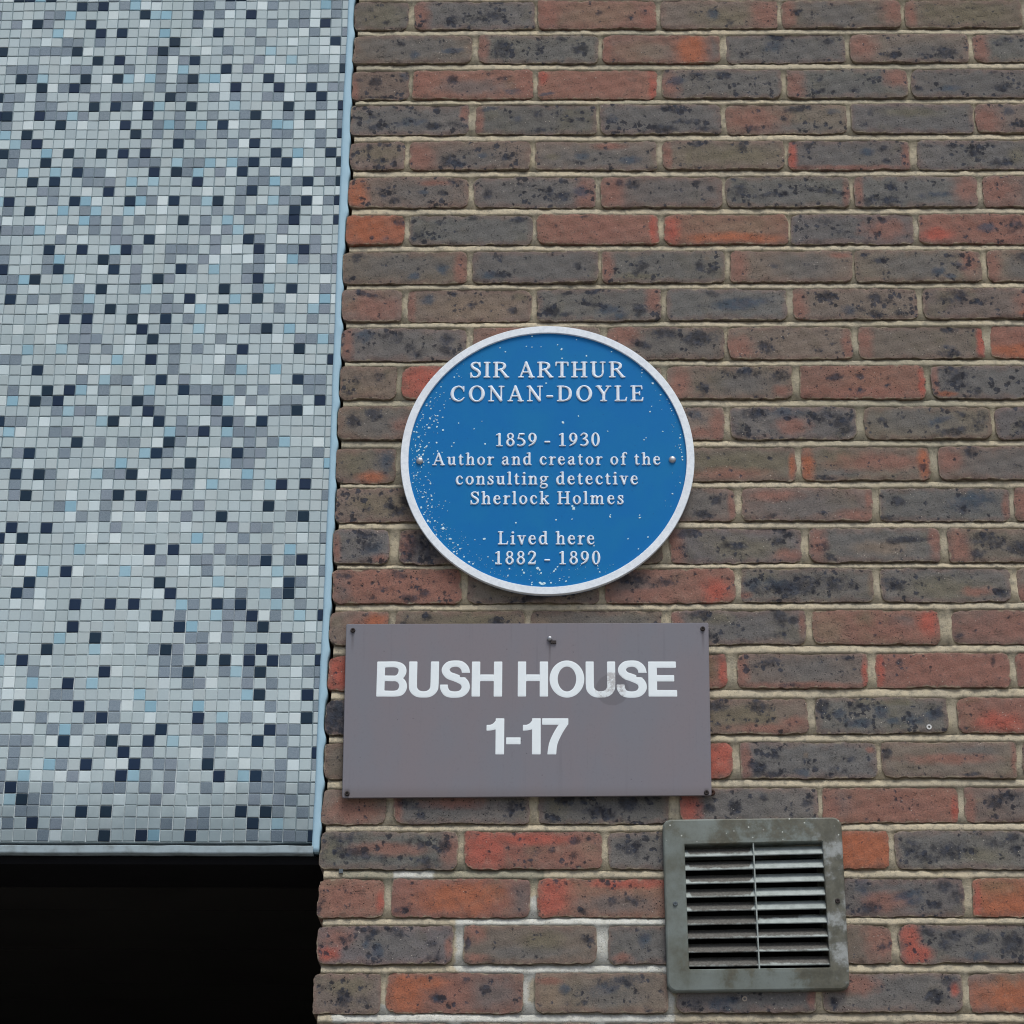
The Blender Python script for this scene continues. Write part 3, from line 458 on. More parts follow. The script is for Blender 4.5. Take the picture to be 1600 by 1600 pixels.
# ------------------------------------------------------------------ materials
def mat_brick():
    t = NT('brick')
    tone = t.attr('tone').outputs['Color']
    spots = t.attr('tone').outputs['Alpha']
    m1 = t.attr('marks'); a1 = t.n('ShaderNodeSeparateColor'); t.set(a1.inputs[0], m1.outputs['Color'])
    m2 = t.attr('tints'); a2 = t.n('ShaderNodeSeparateColor'); t.set(a2.inputs[0], m2.outputs['Color'])
    K, U, Rd, Or = a1.outputs[0], a1.outputs[1], a1.outputs[2], m1.outputs['Alpha']
    Gy, Yl, Lt, Dr = a2.outputs[0], a2.outputs[1], a2.outputs[2], m2.outputs['Alpha']
    bv = t.attr('buv').outputs['Vector']
    uv = t.sep(bv); seed = uv[2]
    sc_ = t.n('ShaderNodeCombineXYZ')
    t.set(sc_.inputs[0], t.math('MULTIPLY', seed, 37.0)); t.set(sc_.inputs[1], t.math('MULTIPLY', seed, 11.3)); t.set(sc_.inputs[2], t.math('MULTIPLY', seed, 23.1))
    P = t.vadd(t.obj(), sc_.outputs[0])
    n_lo = t.noise(t.vmul(P, (0.6, 1, 1.5)), 14, 3, 0.55)
    n_mid = t.noise(P, 70, 5, 0.65)
    n_hi = t.noise(P, 430, 3, 0.65)
    n_a = t.math('SUBTRACT', t.noise(t.vadd(P, (5, 1, 2)), 45, 4, 0.6), 0.5)
    n_b = t.math('SUBTRACT', t.noise(t.vadd(P, (2, 7, 4)), 110, 4, 0.65), 0.5)
    def msk(v, lo, hi, na, nb, top=1.0):
        x = t.math('ADD', v, t.math('ADD', t.math('MULTIPLY', n_a, na), t.math('MULTIPLY', n_b, nb)))
        # no paint where the mask itself is empty
        return t.math('MULTIPLY', t.ramp(x, lo, hi, 0, top), t.ramp(v, 0.02, 0.2))
    c = tone
    c = t.mix(t.ramp(n_lo, 0.42, 0.68, 0, 0.55), c, t.mix(0.5, c, (0.125, 0.112, 0.108)))
    c = t.mix(t.ramp(t.noise(t.vadd(P, (9.1, 4, 5.2)), 22, 3, 0.5), 0.52, 0.75, 0, 0.4), c, (0.150, 0.135, 0.085))
    c = t.mix(msk(Gy, 0.1, 0.95, 0.8, 0.3, 0.7), c, (0.147, 0.142, 0.136))
    c = t.mix(msk(Yl, 0.1, 1.0, 0.8, 0.4, 0.55), c, (0.175, 0.155, 0.095))
    c = t.mix(msk(Lt, 0.1, 1.0, 0.8, 0.4, 0.55), c, (0.270, 0.195, 0.135))
    c = t.mix(msk(Dr, 0.05, 0.95, 0.9, 0.4, 0.8), c, (0.290, 0.138, 0.105))
    c = t.mix(msk(Or, 0.05, 0.95, 0.8, 0.3, 0.9), c, (0.40, 0.135, 0.070))
    c = t.mix(msk(Rd, 0.1, 0.95, 0.8, 0.3, 0.92), c, (0.42, 0.112, 0.080))
    edge = t.math('MINIMUM', t.math('MINIMUM', uv[1], t.math('SUBTRACT', 1.0, uv[1])), t.math('MULTIPLY', t.math('MINIMUM', uv[0], t.math('SUBTRACT', 1.0, uv[0])), 3.4))
    en = t.math('ADD', edge, t.math('MULTIPLY', n_a, 0.5))
    c = t.mix(t.ramp(en, -0.02, 0.2, 0.36, 0), c, (0.245, 0.140, 0.110))
    # grain
    c = t.mix(t.ramp(n_hi, 0.35, 0.68, 0, 0.7), c, t.mix(0.5, c, (0.045, 0.04, 0.04)))
    c = t.mix(t.ramp(n_mid, 0.52, 0.75, 0, 0.35), c, t.mix(0.55, c, (0.30, 0.255, 0.205)))
    c = t.mix(t.ramp(t.noise(t.vadd(P, (1, 3, 8)), 60, 5, 0.7), 0.52, 0.72, 0, 0.35), c, (0.075, 0.07, 0.068))
    # burnt marks
    dark = t.mix(t.ramp(t.noise(P, 90, 3, 0.6), 0.4, 0.65), (0.022, 0.023, 0.030), (0.042, 0.048, 0.066))
    c = t.mix(msk(U, 0.15, 0.95, 1.1, 1.0, 0.75), c, t.mix(t.ramp(n_mid, 0.4, 0.6), (0.042, 0.068, 0.098), (0.055, 0.064, 0.088)))
    c = t.mix(msk(K, 0.20, 0.95, 1.2, 1.6, 0.80), c, dark)
    wob = t.n('ShaderNodeTexNoise'); t.set(wob.inputs['Vector'], P); wob.inputs['Scale'].default_value = 150; wob.inputs['Detail'].default_value = 3
    wv = t.n('ShaderNodeVectorMath', operation='MULTIPLY_ADD'); t.set(wv.inputs[0], wob.outputs['Color']); wv.inputs[1].default_value = (0.012, 0.012, 0.012); t.set(wv.inputs[2], P)
    cl = t.ramp(t.noise(t.vadd(P, (1.7, 2.2, 8.8)), 20, 2, 0.5), 0.36, 0.6, 0.1, 1)
    v2 = t.vor(wv.outputs[0], 108)
    vr2 = t.n('ShaderNodeSeparateColor'); t.set(vr2.inputs[0], v2.outputs['Color'])
    lim2 = t.math('MULTIPLY', t.math('MULTIPLY', t.ramp(vr2.outputs[0], 0.35, 1.0, 0, 0.60), t.math('ADD', t.math('MULTIPLY', spots, cl), t.math('MULTIPLY', K, 0.8))), 1.0)
    m2_ = t.ramp(t.math('SUBTRACT', lim2, v2.outputs['Distance']), -0.16, 0.18, 0, 0.86)
    c = t.mix(m2_, c, dark)
    v5 = t.vor(wv.outputs[0], 290)
    vr5 = t.n('ShaderNodeSeparateColor'); t.set(vr5.inputs[0], v5.outputs['Color'])
    m5 = t.math('MULTIPLY', t.ramp(v5.outputs['Distance'], 0.18, 0.42, 1, 0), t.ramp(vr5.outputs[1], t.math('SUBTRACT', 0.90, t.math('MULTIPLY', spots, 0.26)), 0.95, 0, 0.78))
    c = t.mix(m5, c, (0.035, 0.033, 0.036))
    # pin holes, creases, pale crumbs
    v3 = t.vor(P, 190)
    vr3 = t.n('ShaderNodeSeparateColor'); t.set(vr3.inputs[0], v3.outputs['Color'])
    m3 = t.math('MULTIPLY', t.ramp(v3.outputs['Distance'], 0.12, 0.2, 1, 0), t.ramp(vr3.outputs[1], 0.88, 0.9))
    c = t.mix(m3, c, (0.010, 0.009, 0.009))
    cr = t.math('ABSOLUTE', t.math('SUBTRACT', t.noise(t.vmul(t.vadd(P, (4, 4, 4)), (1.0, 1, 2.2)), 22, 4, 0.6), 0.5))
    mcr = t.math('MULTIPLY', t.ramp(cr, 0.002, 0.007, 1, 0), t.ramp(t.noise(t.vadd(P, (6, 6, 6)), 30, 2, 0.5), 0.58, 0.64))
    c = t.mix(t.math('MULTIPLY', mcr, 0.65), c, (0.03, 0.027, 0.025))
    v4 = t.vor(P, 240)
    vr4 = t.n('ShaderNodeSeparateColor'); t.set(vr4.inputs[0], v4.outputs['Color'])
    m4 = t.math('MULTIPLY', t.ramp(v4.outputs['Distance'], 0.14, 0.24, 1, 0), t.ramp(vr4.outputs[1], 0.97, 0.98))
    c = t.mix(t.math('MULTIPLY', m4, 0.7), c, (0.5, 0.45, 0.38))
    # mortar smeared over the arris and thin lime bloom
    sm = t.ramp(t.math('ADD', edge, t.math('MULTIPLY', t.math('SUBTRACT', t.noise(P, 75, 5, 0.75), 0.5), 0.34)), -0.03, 0.03, 0.7, 0)
    c = t.mix(sm, c, (0.31, 0.265, 0.19))
    h = t.math('ADD', t.math('MULTIPLY', n_hi, 1.1), t.math('MULTIPLY', n_mid, 1.3))
    h = t.math('SUBTRACT', h, t.math('MULTIPLY', t.math('ADD', t.math('ADD', m3, mcr), t.math('MULTIPLY', m2_, 0.3)), 1.1))
    t.bump(h, 0.7, 0.0011)
    return t.out(c, 0.88, 0.2)

def mat_mortar():
    t = NT('mortar')
    P = t.pos()
    a = t.attr('patch')
    sc = t.n('ShaderNodeSeparateColor'); t.set(sc.inputs[0], a.outputs['Color'])
    n1 = t.noise(P, 9, 3, 0.6); n2 = t.noise(P, 80, 4, 0.65); n3 = t.noise(P, 600, 3, 0.7)
    c = t.mix(t.ramp(n1, 0.35, 0.65), (0.500, 0.430, 0.305), (0.430, 0.380, 0.285))
    c = t.mix(t.ramp(n2, 0.45, 0.7, 0, 0.85), c, (0.24, 0.22, 0.175))
    c = t.mix(t.ramp(t.noise(P, 28, 5, 0.7), 0.58, 0.72, 0, 0.6), c, (0.16, 0.15, 0.125))
    c = t.mix(t.ramp(t.noise(P, 35, 3, 0.6), 0.55, 0.75, 0, 0.6), c, (0.48, 0.41, 0.275))
    c = t.mix(t.math('MULTIPLY', sc.outputs[1], t.ramp(n2, 0.3, 0.6, 1, 0.5)), c, (0.21, 0.21, 0.16))
    pm = t.ramp(t.math('ADD', sc.outputs[0], t.math('MULTIPLY', t.math('SUBTRACT', n2, 0.5), 0.9)), 0.2, 0.5)
    c = t.mix(pm, c, t.mix(t.ramp(n2, 0.4, 0.7), (0.58, 0.58, 0.53), (0.46, 0.46, 0.41)))
    v = t.vor(P, 330); vc = t.n('ShaderNodeSeparateColor'); t.set(vc.inputs[0], v.outputs['Color'])
    g = t.math('MULTIPLY', t.ramp(v.outputs['Distance'], 0.2, 0.35, 1, 0), t.ramp(vc.outputs[0], 0.8, 0.85))
    c = t.mix(t.math('MULTIPLY', g, 0.55), c, (0.10, 0.09, 0.075))
    c = t.mix(t.ramp(n3, 0.5, 0.75, 0, 0.5), c, (0.48, 0.42, 0.31))
    t.bump(t.math('ADD', n3, t.math('MULTIPLY', n2, 1.5)), 0.8, 0.0015)
    return t.out(c, 0.93, 0.15)

def mat_tile():
    t = NT('glazed_mosaic')
    a = t.attr('tone')
    P = t.pos()
    n = t.noise(P, 900, 2, 0.6); n2 = t.noise(P, 260, 2, 0.5)
    c = t.mix(t.math('MULTIPLY', a.outputs['Alpha'], t.ramp(n, 0.3, 0.7)), a.outputs['Color'], (0.42, 0.49, 0.53))
    c = t.mix(t.math('MULTIPLY', t.ramp(n2, 0.45, 0.8), 0.2), c, (0.8, 0.82, 0.84), 'MULTIPLY')
    g = t.noise(t.vmul(P, (1, 1, 0.35)), 7, 4, 0.6)
    c = t.mix(t.ramp(g, 0.45, 0.75, 0, 0.5), c, (0.80, 0.82, 0.80), 'MULTIPLY')
    # soot gathered on the lowest tiles
    z = t.sep(P)[2]
    low = t.ramp(t.math('ADD', z, t.math('MULTIPLY', t.math('SUBTRACT', t.noise(P, 14, 4, 0.6), 0.5), 0.16)), 2.60, 2.74, 1.0, 0)
    c = t.mix(low, c, (0.55, 0.58, 0.60), 'MULTIPLY')
    t.bump(n2, 0.10, 0.001)
    return t.out(c, 0.38, 0.16)

def mat_grout():
    t = NT('grout')
    P = t.pos(); s = t.sep(P)
    n = t.noise(P, 5, 3, 0.6); n2 = t.noise(P, 160, 3, 0.6)
    f = t.math('ADD', t.math('MULTIPLY', t.math('SUBTRACT', 3.55, s[2]), 0.9), t.math('MULTIPLY', t.math('SUBTRACT', n, 0.5), 3.2))
    pale = t.ramp(f, 0.0, 0.75)
    f2 = t.ramp(s[0], -0.13, -0.08, 1, 0)
    c = t.mix(t.math('MULTIPLY', pale, f2), (0.27, 0.35, 0.385), (0.62, 0.69, 0.71))
    c = t.mix(t.ramp(n2, 0.5, 0.8, 0, 0.5), c, (0.12, 0.17, 0.20))
    return t.out(c, 0.9, 0.2)

def mat_plain(name, col, rough=0.6, spec=0.4, metal=0.0, vary=0.25, scale=30, dark=None, bump=0.0):
    t = NT(name)
    P = t.pos()
    n = t.noise(P, scale, 4, 0.6)
    d = dark if dark else tuple(v * 0.55 for v in col)
    c = t.mix(t.ramp(n, 0.4, 0.75, 0, vary), col, d)
    if bump: t.bump(t.noise(P, scale * 8, 3, 0.6), bump, 0.001)
    return t.out(c, rough, spec, metal)

def mat_sign():
    t = NT('sign_enamel')
    P = t.obj(); s = t.sep(P)
    col = (0.192, 0.172, 0.188)
    n = t.noise(t.vmul(P, (1, 1, 0.4)), 9, 4, 0.6)
    c = t.mix(t.ramp(n, 0.35, 0.7), col, (0.176, 0.176, 0.200))
    c = t.mix(t.ramp(t.noise(P, 240, 3, 0.6), 0.55, 0.75, 0, 0.25), c, (0.13, 0.12, 0.135))
    # vertical weather streaks
    st = t.noise(t.vmul(P, (34, 1, 1.2)), 3, 3, 0.6)
    c = t.mix(t.ramp(st, 0.58, 0.78, 0, 0.22), c, (0.105, 0.10, 0.12))
    # round mark left by a sticker, dirt along the lower edge
    d = t.n('ShaderNodeVectorMath', operation='DISTANCE'); t.set(d.inputs[0], t.vmul(P, (1, 0, 1))); d.inputs[1].default_value = (0.1376, 0, 0.0325)
    dd = t.math('ADD', d.outputs['Value'], t.math('MULTIPLY', t.math('SUBTRACT', t.noise(P, 90, 3, 0.6), 0.5), 0.003))
    c = t.mix(t.ramp(dd, 0.0255, 0.0275, 0.42, 0), c, (0.095, 0.09, 0.10))
    c = t.mix(t.ramp(s[2], -0.146, -0.125, 0.35, 0), c, (0.11, 0.085, 0.075))
    v = t.vor(P, 120); vc = t.n('ShaderNodeSeparateColor'); t.set(vc.inputs[0], v.outputs['Color'])
    m = t.math('MULTIPLY', t.ramp(v.outputs['Distance'], 0.08, 0.15, 1, 0), t.ramp(vc.outputs[0], 0.965, 0.975))
    c = t.mix(t.math('MULTIPLY', m, 0.6), c, (0.05, 0.045, 0.05))
    # short white scratches
    sv = t.vor(t.vmul(P, (1, 1, 0.12)), 60); sc_ = t.n('ShaderNodeSeparateColor'); t.set(sc_.inputs[0], sv.outputs['Color'])
    ms = t.math('MULTIPLY', t.ramp(sv.outputs['Distance'], 0.03, 0.06, 1, 0), t.ramp(sc_.outputs[0], 0.93, 0.95))
    c = t.mix(t.math('MULTIPLY', ms, 0.6), c, (0.5, 0.52, 0.56))
    # dirt that has run down below the fixing screws
    for (sx, sz, wd, ln) in ((-0.2854, 0.134, 0.004, 0.045), (0.2862, 0.137, 0.0035, 0.05), (0.0367, 0.118, 0.003, 0.06), (-0.2855, -0.138, 0.007, 0.012), (0.286, -0.136, 0.006, 0.012)):
        dx = t.math('ABSOLUTE', t.math('SUBTRACT', s[0], sx)); dz = t.math('SUBTRACT', sz, s[2])
        mk = t.math('MULTIPLY', t.ramp(dx, 0.0, wd, 1, 0), t.math('MULTIPLY', t.ramp(dz, -0.006, 0.0), t.ramp(dz, 0.0, ln, 1, 0)))
        c = t.mix(t.math('MULTIPLY', mk, t.math('ADD', 0.25, t.noise(t.vmul(P, (60, 1, 6)), 3, 3, 0.6))), c, (0.07, 0.06, 0.06))
    return t.out(c, 0.42, 0.4)

def mat_vinyl():
    t = NT('white_vinyl')
    P = t.pos()
    c = t.mix(t.ramp(t.noise(P, 60, 4, 0.6), 0.45, 0.75, 0, 0.25), (0.80, 0.86, 0.88), (0.68, 0.74, 0.77))
    d = t.n('ShaderNodeVectorMath', operation='DISTANCE'); t.set(d.inputs[0], t.vmul(P, (1, 0, 1))); d.inputs[1].default_value = (0.4209, 0, 2.858)
    gm = t.math('MULTIPLY', t.ramp(d.outputs['Value'], 0.024, 0.028, 1, 0), t.ramp(t.noise(P, 130, 4, 0.7), 0.42, 0.6, 0.15, 0.8))
    c = t.mix(gm, c, (0.40, 0.38, 0.38))
    return t.out(c, 0.5, 0.3)

def mat_blue():
    t = NT('blue_enamel')
    P = t.pos()
    n = t.noise(P, 12, 3, 0.6)
    c = t.mix(t.ramp(n, 0.35, 0.7), (0.005, 0.150, 0.41), (0.007, 0.165, 0.40))
    v = t.vor(P, 170); vc = t.n('ShaderNodeSeparateColor'); t.set(vc.inputs[0], v.outputs['Color'])
    m = t.math('MULTIPLY', t.ramp(v.outputs['Distance'], 0.1, 0.25, 1, 0), t.ramp(vc.outputs[0], 0.93, 0.95))
    c = t.mix(t.math('MULTIPLY', m, 0.35), c, (0.01, 0.06, 0.2))
    t.bump(t.noise(P, 300, 2, 0.5), 0.12, 0.0006)
    return t.out(c, 0.45, 0.12)

def mat_rim():
    t = NT('silver_paint')
    P = t.pos()
    n = t.noise(P, 110, 4, 0.7); n2 = t.noise(P, 16, 3, 0.6)
    c = t.mix(t.ramp(n, 0.4, 0.65), (0.80, 0.85, 0.89), (0.70, 0.75, 0.80))
    c = t.mix(t.ramp(n2, 0.5, 0.7, 0, 0.35), c, (0.62, 0.66, 0.72))
    t.bump(n, 0.15, 0.0008)
    return t.out(c, 0.55, 0.3)

def mat_vent(slat=False):
    t = NT('weathered_aluminium_slat' if slat else 'weathered_aluminium')
    P = t.obj(); s = t.sep(P)
    n = t.noise(P, 16, 5, 0.65); n2 = t.noise(P, 70, 5, 0.7); n3 = t.noise(P, 300, 3, 0.6)
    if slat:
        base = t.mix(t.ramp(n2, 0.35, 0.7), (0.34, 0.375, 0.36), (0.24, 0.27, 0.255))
        g = t.attr('dirt_and_shade').outputs['Fac']
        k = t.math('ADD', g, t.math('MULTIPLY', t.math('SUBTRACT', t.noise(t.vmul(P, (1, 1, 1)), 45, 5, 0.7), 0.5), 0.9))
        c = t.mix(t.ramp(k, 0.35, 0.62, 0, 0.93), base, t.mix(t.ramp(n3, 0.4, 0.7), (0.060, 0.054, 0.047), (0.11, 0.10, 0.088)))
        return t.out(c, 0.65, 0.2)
    base = t.mix(t.ramp(n, 0.35, 0.65), (0.170, 0.195, 0.180), (0.115, 0.124, 0.102))
    # lighter, broken patches towards the right limb
    rr = t.ramp(s[0], 0.085, 0.125)
    base = t.mix(t.math('MULTIPLY', rr, t.ramp(n, 0.42, 0.58, 1, 0)), base, (0.30, 0.315, 0.305))
    tt = t.ramp(s[2], 0.085, 0.11)
    brown = t.ramp(t.math('ADD', t.math('ADD', t.math('ADD', n, t.math('MULTIPLY', t.math('SUBTRACT', n2, 0.5), 0.25)), t.math('MULTIPLY', s[0], 0.8)), t.math('MULTIPLY', tt, 0.05)), 0.48, 0.62, 0, 0.85)
    base = t.mix(brown, base, t.mix(t.ramp(n2, 0.4, 0.7), (0.070, 0.066, 0.046), (0.115, 0.108, 0.078)))
    v = t.vor(P, 170); vc = t.n('ShaderNodeSeparateColor'); t.set(vc.inputs[0], v.outputs['Color'])
    m = t.math('MULTIPLY', t.ramp(v.outputs['Distance'], 0.14, 0.28, 1, 0), t.ramp(vc.outputs[0], 0.86, 0.88))
    base = t.mix(t.math('MULTIPLY', m, t.math('MULTIPLY', tt, 0.8)), base, (0.55, 0.57, 0.52))
    base = t.mix(t.ramp(n3, 0.55, 0.75, 0, 0.4), base, (0.10, 0.11, 0.10))
    t.bump(n3, 0.2, 0.0006)
    return t.out(base, 0.55, 0.35)

M_BRICK = mat_brick(); M_MORTAR = mat_mortar(); M_TILE = mat_tile(); M_GROUT = mat_grout()
M_SIGN = mat_sign(); M_VINYL = mat_vinyl(); M_BLUE = mat_blue(); M_RIM = mat_rim()
M_VENT = mat_vent(); M_SLAT = mat_vent(True)
M_LETTER = mat_plain('letter_paint', (0.76, 0.83, 0.90), 0.5, 0.3, vary=0.4, scale=150, dark=(0.48, 0.54, 0.64))
M_CHIP = mat_plain('bare_fleck', (0.62, 0.80, 0.86), 0.7, 0.2, vary=0.5, scale=300, dark=(0.35, 0.55, 0.68))
M_STRIP = mat_plain('pale_blue_sealant', (0.34, 0.51, 0.61), 0.6, 0.3, vary=0.3, scale=22, dark=(0.24, 0.42, 0.55), bump=0.15)
M_TRIM = mat_plain('painted_drip_trim', (0.31, 0.38, 0.41), 0.65, 0.2, vary=0.9, scale=38, dark=(0.17, 0.20, 0.20), bump=0.1)
M_DARK = mat_plain('recess_shade_black', (0.019, 0.018, 0.017), 0.8, 0.1, vary=0.5, scale=5)  # near-black so the recess stays dark; its shade is put into the colour
M_VOID = mat_plain('void_shade_black', (0.011, 0.011, 0.012), 0.9, 0.02, scale=20)  # near-black: darkness of the duct and soffit edge put into the colour
M_SCREW = mat_plain('rusty_screw', (0.030, 0.022, 0.020), 0.6, 0.3, scale=400)
M_RUST = mat_plain('rust', (0.055, 0.028, 0.020), 0.8, 0.2, scale=300)
M_STEEL = mat_plain('dull_steel', (0.42, 0.43, 0.45), 0.38, 0.5, 0.7, scale=300)
M_ZINC = mat_plain('zinc_screw', (0.11, 0.13, 0.14), 0.45, 0.4, 0.3, scale=300)
M_PLUG = mat_plain('pale_plug', (0.62, 0.62, 0.60), 0.6, 0.3, scale=300)
M_TAN = mat_plain('tan_plug', (0.36, 0.30, 0.24), 0.7, 0.2, scale=300)
M_PAVE = mat_plain('paving', (0.22, 0.21, 0.195), 0.9, 0.2, vary=0.4, scale=3)
M_REVEAL = mat_plain('rendered_return', (0.10, 0.085, 0.075), 0.9, 0.2, vary=0.5, scale=12, bump=0.3)

# ------------------------------------------------------------------ ground
vs, fs = [(-60, -60, 0), (60, -60, 0), (60, 60, 0), (-60, 60, 0)], [(0, 1, 2, 3)]
tag(link('pavement', mesh('pavement', vs, fs, M_PAVE)), kind='structure')

# ------------------------------------------------------------------ brick wall
wall = empty('brick_wall', (0.9, 0.05, 0), 'stock brick wall of mixed brown, grey and red bricks with sandy mortar, right of the mosaic panel', 'wall')
WX, WY = 0.9, 0.05

TONES = {'B': (0.202, 0.161, 0.131), 'G': (0.168, 0.155, 0.144), 'R': (0.275, 0.143, 0.108), 'O': (0.37, 0.135, 0.080)}

def hash1(a):
    return (math.sin(a * 127.1 + 311.7) * 43758.5453) % 1.0

def vnoise(x, seed):
    i = math.floor(x); f = x - i; f = f * f * (3 - 2 * f)
    return (hash1(i + seed * 57.3) * (1 - f) + hash1(i + 1 + seed * 57.3) * f) * 2 - 1

def wob1(n, step, seed, amps):
    """1-D wobble along an arris: n samples, step metres"""
    return np.array([sum(a * vnoise(k * step * f, seed + q) for q, (a, f) in enumerate(amps)) for k in range(n)])

def marks_of(code, recipe, rs):
    """paint operations for one brick; made up ones where the photograph shows no detail"""
    ops = []
    if recipe:
        for w in recipe.split(','):
            q = w[1:].split()
            ops.append((w[0], *[int(v) / 100 for v in q]))
    else:
        ns = {'0': 0, '1': 1, '2': 3, '3': 6}[[c for c in code if c.isdigit()][0]]
        ops.append(('G' if rs.random() < 0.6 else 'Y', rs.uniform(0.3, 0.7), rs.uniform(0.3, 0.7), rs.uniform(0.25, 0.5), rs.uniform(0.3, 0.5)))
        if 'l' in code: ops.append((rs.choice('RPO'), 0.04, 0.5, rs.uniform(0.05, 0.16), 0.6))
        if 'r' in code: ops.append((rs.choice('RPP'), 0.96, 0.5, rs.uniform(0.05, 0.12), 0.6))
        for _ in range(ns):
            ops.append((rs.choice('KKU'), rs.uniform(0.1, 0.9), rs.uniform(0.2, 0.8), rs.uniform(0.04, 0.10), rs.uniform(0.10, 0.24)))
    return ops

def brick_mesh(hw, zc, code, seed, recipe, fine):
    """hw half width; zc = corner heights tl, tr, bl, br about the centre"""
    rs = random.Random(int(seed * 1000))
    tl, tr, bl, br = zc
    st = 0.0042 if fine else 0.012
    nu = max(6, int(2 * hw / st)); nv = 15 if fine else 6
    U_, V_ = np.linspace(0, 1, nu + 1), np.linspace(0, 1, nv + 1)        # v from the bottom
    su = 2 * hw / nu; sv = (tl - bl) / nv
    am = ((0.0013, 24), (0.0010, 85), (0.0008, 210))
    wt, wb = wob1(nu + 1, su, seed, am), wob1(nu + 1, su, seed + 9, am)
    wl_, wr = wob1(nv + 1, sv, seed + 20, am), wob1(nv + 1, sv, seed + 31, am)
    u, v = np.meshgrid(U_, V_)
    X = (-hw + wl_[:, None]) * (1 - u) + (hw + wr[:, None]) * u
    zt = tl + (tr - tl) * U_ + wt - 0.0013; zb = bl + (br - bl) * U_ + wb + 0.0010
    Z = zb[None, :] * (1 - v) + zt[None, :] * v
    # worn corners
    for (cu, cv) in ((0, 0), (1, 0), (0, 1), (1, 1)):
        r = rs.uniform(0.003, 0.0085)
        dx = np.abs(u - cu) * 2 * hw; dz = np.abs(v - cv) * (tl - bl)
        s = np.clip(1 - (dx + dz) / (1.6 * r), 0, 1)
        X += s * r * 0.45 * (1 if cu == 0 else -1); Z += s * r * 0.45 * (1 if cv == 0 else -1)
    # chips along the lower and upper arris
    Y = np.zeros_like(X)
    for _ in range(rs.choice([1, 2, 2, 3, 4])):
        cu, cv = rs.random(), rs.choice([0, 0, 1]); r = rs.uniform(0.003, 0.008)
        d = np.hypot((u - cu) * 2 * hw, (v - cv) * (tl - bl)) / r
        Y += 0.0022 * np.clip(1 - d, 0, 1)
    ph = rs.uniform(0, 6.28)
    Y += 0.0005 * np.sin(u * 5 + ph) * np.cos(v * 3 + ph) + 0.0003 * np.sin(u * 31 + v * 9 + ph) + 0.00025 * np.sin(v * 17 - u * 13 + ph * 2)
    eg = np.minimum(np.minimum(u, 1 - u) * 2 * hw, np.minimum(v, 1 - v) * (tl - bl))
    Y += 0.0006 * np.clip(1 - eg / 0.0016, 0, 1) ** 2
    yo = rs.uniform(-0.0018, 0.0014); Y += yo + rs.uniform(-0.008, 0.008) * X + rs.uniform(-0.014, 0.014) * Z
    vs = np.stack([X, Y - WY, Z], -1).reshape(-1, 3)
    idx = np.arange((nu + 1) * (nv + 1)).reshape(nv + 1, nu + 1)
    fs = np.stack([idx[:-1, :-1], idx[:-1, 1:], idx[1:, 1:], idx[1:, :-1]], -1).reshape(-1, 4).tolist()
    loop = list(idx[0, :]) + list(idx[1:, -1]) + list(idx[-1, -2::-1]) + list(idx[-2:0:-1, 0])
    N = len(loop)
    f1 = vs[loop].copy()
    f2 = vs[loop].copy(); f2[:, 1] = 0.098 - WY
    b0 = len(vs)
    vs = np.concatenate([vs, f1, f2])
    for k in range(N):
        j = (k + 1) % N
        fs.append((b0 + j, b0 + k, b0 + N + k, b0 + N + j))
    fs.append([b0 + N + k for k in range(N)])
    me = mesh('brick', vs.tolist(), fs, M_BRICK, True)
    me.polygons[len(fs) - 1].use_smooth = False
    q = rs.uniform(0.88, 1.12)
    tone = [c * q * rs.uniform(0.96, 1.04) for c in TONES[code[0]]]
    spots = {'0': 0.25, '1': 0.55, '2': 0.85, '3': 1.15}[[c for c in code if c.isdigit()][0]]
    ch = {k: np.zeros_like(u) for k in 'KURPOGYL'}
    vt = 1 - v
    for (k, cu, cv, ru, rv) in marks_of(code, recipe, rs):
        ang = rs.uniform(-0.3, 0.3) if k in 'KU' else 0
        du, dv = (u - cu) * 3.45, (vt - cv)
        if code and 2 * hw < 0.15: du = (u - cu) * 1.65; rr_ = 1.65
        else: rr_ = 3.45
        a = (du * math.cos(ang) + dv * math.sin(ang)) / (ru * rr_); b_ = (-du * math.sin(ang) + dv * math.cos(ang)) / rv
        d = np.hypot(a, b_)
        m = np.clip((1.5 - d) / (1.1 if k in 'KU' else 1.3), 0, 1)
        if k in 'KU': m *= rs.uniform(0.65, 1.0)
        ch[k] = np.maximum(ch[k], m)
    def full(c4):
        flat = np.stack([c.reshape(-1) for c in c4], -1)
        return np.concatenate([flat, flat[loop], flat[loop]])
    color_attr(me, 'tone', np.tile([*tone, spots], (len(vs), 1)))
    color_attr(me, 'marks', full([ch['K'], ch['U'], ch['R'], ch['O']]))
    color_attr(me, 'tints', full([ch['G'], ch['Y'], ch['L'], ch['P']]))
    a = me.attributes.new('buv', 'FLOAT_VECTOR', 'POINT')
    uvv = np.stack([u.reshape(-1), v.reshape(-1), np.full(u.size, (seed * 0.37) % 1.0)], -1)
    uvv = np.concatenate([uvv, uvv[loop], uvv[loop]])
    a.data.foreach_set('vector', uvv.astype(np.float32).ravel())
    return me

